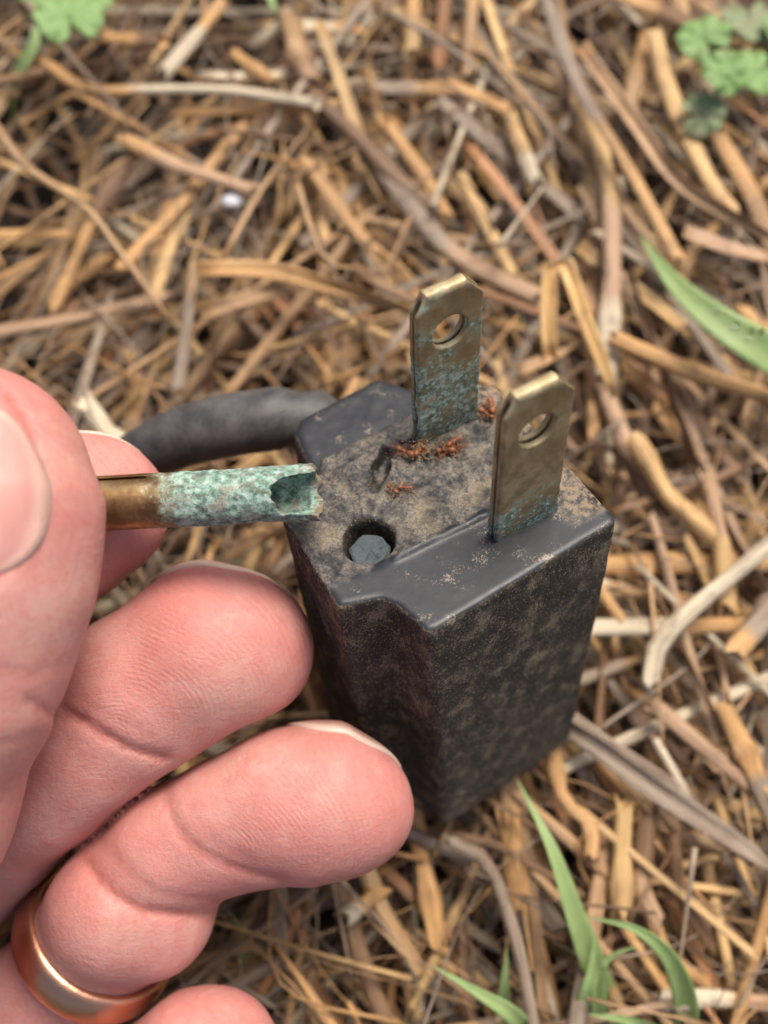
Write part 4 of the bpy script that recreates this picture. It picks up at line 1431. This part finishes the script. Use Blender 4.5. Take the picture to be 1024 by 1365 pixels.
PX = np.stack([pxX[near], pxY[near]], -1); dep = G[..., 2][near]
groove = gap[near].copy()
line = np.zeros(len(PX), np.float32)
for poly, d0, gd, gw in CREASES:
    pl = np.array(spline([(a, b, 0) for a, b in poly], 24))[:, :2]
    sel = np.where((PX[:, 0] > pl[:, 0].min() - 50) & (PX[:, 0] < pl[:, 0].max() + 50) & (PX[:, 1] > pl[:, 1].min() - 50) & (PX[:, 1] < pl[:, 1].max() + 50) & (dep < d0 + 9))[0]
    if len(sel) == 0: continue
    PS = PX[sel]
    dist = np.full(len(PS), 1e9, np.float32)
    for i in range(len(pl) - 1):
        a, b = pl[i], pl[i + 1]
        e = b - a
        t = np.clip(((PS - a) @ e) / (e @ e), 0, 1)
        dist = np.minimum(dist, ((PS - a - t[:, None] * e) ** 2).sum(-1))
    dist = np.sqrt(dist) / 15.0
    g_ = gd * np.exp(-(dist / gw) ** 2) * (1 - sstep(d0 + 4, d0 + 9, dep[sel]))
    groove[sel] += g_
    if gw < .8: line[sel] = np.maximum(line[sel], g_ / .42)
# large soft unevenness of flesh
Pn = G[near]
groove += .10 * vnoise(Pn, 5.0, 71) + .04 * vnoise(Pn, 2.0, 72)
hand[near] += groove
linef = np.zeros(sh, np.float32); linef[near] = np.clip(line, 0, 1)
# flesh gives way to the pin it holds
pa, pb = PA.astype(np.float32), PB.astype(np.float32)
ab = pb - pa
t = np.clip(((Pn - pa) @ ab) / (ab @ ab), 0, 1)
dpin = np.linalg.norm(Pn - pa - t[:, None] * ab, axis=-1) - 2.42
hand[near] = np.maximum(hand[near], -dpin)
V, Q = surfnets(hand, lo, h)
# keep the largest piece orientation, attributes
vx = V[:, 0] / V[:, 2] * F_PX + 512; vy = V[:, 1] / V[:, 2] * F_PX + 682.5
red = np.zeros(len(V)); pale = np.zeros(len(V)); ridge = np.zeros(len(V)); on = np.zeros(len(V))
best = np.full(len(V), 1e9)
for name, (pts, rs, ax_, nn) in FP.items():
    P = np.array(pts)
    for i in range(len(P) - 1):
        ab = P[i + 1] - P[i]
        t = np.clip(((V - P[i]) @ ab) / (ab @ ab), 0, 1)
        dd = np.linalg.norm(V - P[i] - t[:, None] * ab, axis=1) - (rs[i] + (rs[i + 1] - rs[i]) * t)
        m_ = dd < best
        best[m_] = dd[m_]
        tip = P[-2]
        rel = V[m_] - tip
        al = rel @ ax_; lat = np.linalg.norm(rel - al[:, None] * ax_ , axis=1)
        b_ = np.cross(ax_, nn)
        la = rel @ b_
        loop = np.sqrt((al + 9.0) ** 2 * .9 + la ** 2 * 1.5)
        tipw = sstep(-12, -6, al)
        along = al * .8 + .12 * la
        ridge[m_] = loop
        on[m_] = .12 + .88 * tipw
        red[m_] = sstep(-9, -1, al) * .45
for (X, Y, rx, a) in ((250, 800, 90, .75), (330, 850, 90, .5), (470, 1050, 110, .6), (60, 640, 55, .25), (160, 1260, 90, .35), (150, 690, 70, .3), (300, 1190, 60, .35), (110, 1180, 60, .5), (390, 1120, 70, .35)):
    red = np.maximum(red, a * np.exp(-(((vx - X) ** 2 + (vy - Y) ** 2) / rx ** 2)))
for (X, Y, rx, a) in ((300, 930, 70, .7), (60, 800, 70, .5), (440, 1080, 50, .35), (90, 620, 45, .5), (170, 1250, 50, .5)):
    pale = np.maximum(pale, a * np.exp(-(((vx - X) ** 2 + (vy - Y) ** 2) / rx ** 2)))
ci = np.clip(np.round((V - lo) / h).astype(int), 0, np.array(sh) - 1)
crease = linef[ci[:, 0], ci[:, 1], ci[:, 2]]
o_h = c2w(WR)
hand_o = mesh_obj('hand', c2w(V) - o_h, Q[:, ::-1], M_SKIN, matrix=Matrix.Translation(Vector(o_h) * S), attrs=dict(red=red, pale=pale, ridge=ridge, ridge_on=on, crease=crease))
tag(hand_o, 'left hand with curled fingers pinching the broken pin between thumb and forefinger', 'hand')


def hand_sdf(P):
    I = (P - lo) / h
    i0 = np.clip(np.floor(I).astype(int), 0, np.array(sh) - 2)
    f = np.clip(I - i0, 0, 1)
    out = 0
    for a in (0, 1):
        for b in (0, 1):
            for c in (0, 1):
                wgt = (f[..., 0] if a else 1 - f[..., 0]) * (f[..., 1] if b else 1 - f[..., 1]) * (f[..., 2] if c else 1 - f[..., 2])
                out = out + wgt * hand[i0[..., 0] + a, i0[..., 1] + b, i0[..., 2] + c]
    return out


def skin_radius(c, d):
    rr = np.linspace(0.6, 12, 80)
    v = hand_sdf(c + d * rr[:, None])
    k = np.argmax(v > 0)
    return float(rr[k - 1] + (rr[k] - rr[k - 1]) * (-v[k - 1]) / (v[k] - v[k - 1] + 1e-9))


def nail(name, r, tip_off, half, length, roll=0.0, free=.7, label=None, lift=.25, tipcurve=.62, nf=.93, conform=False, oval=1.9, off=.10):
    pts, rs, ax_, nn = FP[name]
    b_ = np.cross(ax_, nn)
    n2 = nn * math.cos(roll) + b_ * math.sin(roll); b2 = np.cross(ax_, n2)
    c = pts[-2]
    nu, nv = 25, 22
    V, Fc, E = [], [], []
    for layer in (0, 1):
        for i in range(nv):
            s = i / (nv - 1)                       # 0 cuticle .. 1 free edge
            for j in range(nu):
                q = j / (nu - 1) * 2 - 1
                ph = q * half * (((1 - abs(2 * s - 1) ** 3.2) ** .5 + .03) if conform else 1.0)
                end = tip_off - (0 if conform else oval * q * q)        # rounded free edge
                st = tip_off - length + (0 if conform else oval * .85 * q * q)
                al = st + (end - st) * s
                rr = r * (1 - tipcurve * max(0, s - .35) ** 2) + lift - .32 * layer
                if conform:
                    dv = unit(n2 * math.cos(ph) + b2 * math.sin(ph))
                    V.append(c + ax_ * al + dv * (skin_radius(c + ax_ * al, dv) + off - (.5 + off) * layer))
                    E.append(max(float(sstep(.86, .93, np.float64(s))), (.5 if off < .2 else .9) * float(sstep(.84, .95, np.float64(abs(q))))))
                    continue
                V.append(c + ax_ * al + (n2 * math.cos(ph) * nf + b2 * math.sin(ph)) * rr)
                E.append(float(sstep(.84, .92, np.float64(s))))
    o = nu * nv
    for i in range(nv - 1):
        for j in range(nu - 1):
            a0 = i * nu + j
            Fc.append([a0, a0 + 1, a0 + nu + 1, a0 + nu]); Fc.append([o + a0, o + a0 + nu, o + a0 + nu + 1, o + a0 + 1])
        for j, fl in ((0, 0), (nu - 1, 1)):
            a0 = i * nu + j; qd = [a0, a0 + nu, o + a0 + nu, o + a0]
            Fc.append(qd[::-1] if fl else qd)
    for i, fl in ((0, 1), (nv - 1, 0)):
        for j in range(nu - 1):
            a0 = i * nu + j; qd = [a0, a0 + 1, o + a0 + 1, o + a0]
            Fc.append(qd[::-1] if fl else qd)
    ob = mesh_obj('fingernail', c2w(np.array(V)) - o_h, Fc, M_NAIL, parent=hand_o, attrs=dict(free_edge=E))
    if label: tag(ob, label)


nail('thumb', 9.0, 7.6, 1.03, 13.8, conform=True, label='thumb nail cut by the left edge')
nail('index', 7.4, 7.2, 1.30, 11.0, conform=True, off=.26)
nail('middle', 8.1, 9.2, 1.42, 13.0, conform=True, off=.30)
nail('ring', 7.3, 7.0, 1.42, 12.0, conform=True, off=.30)
nail('little', 6.3, 4.2, 1.0, 8.0)

# ------------------------------------------------------------------ wedding ring
rc_c = pc(127, 1255, 110.8)
d2 = np.array([-.61, .79]); tt = rad(22)
axr = unit([d2[0] * math.cos(tt), d2[1] * math.cos(tt), math.sin(tt)])
e1 = unit(np.cross(axr, (0, 0, 1))); e2 = np.cross(axr, e1)
prof = []
for k in range(13):                                     # D-shaped section: domed outside, flat inside
    a = math.pi * k / 12
    prof.append((-2.05 * math.cos(a), .25 + 1.15 * math.sin(a) ** .7))
prof += [(1.75, -.05), (-1.75, -.05)]
Vr, Fr = [], []
nr_ = 96
RR = 6.85
for i in range(nr_):
    th = 2 * math.pi * i / nr_
    dr = e1 * math.cos(th) + e2 * math.sin(th)
    for (a, b) in prof: Vr.append(rc_c + axr * a + dr * (RR + b))
np_ = len(prof)
for i in range(nr_):
    for k in range(np_):
        Fr.append([i * np_ + k, i * np_ + (k + 1) % np_, ((i + 1) % nr_) * np_ + (k + 1) % np_, ((i + 1) % nr_) * np_ + k])
o_r = c2w(rc_c)
ring_o = mesh_obj('finger_ring', c2w(np.array(Vr)) - o_r, Fr, M_GOLD, matrix=Matrix.Translation(Vector(o_r) * S))
tag(ring_o, 'plain rose gold band worn on the ring finger', 'ring')
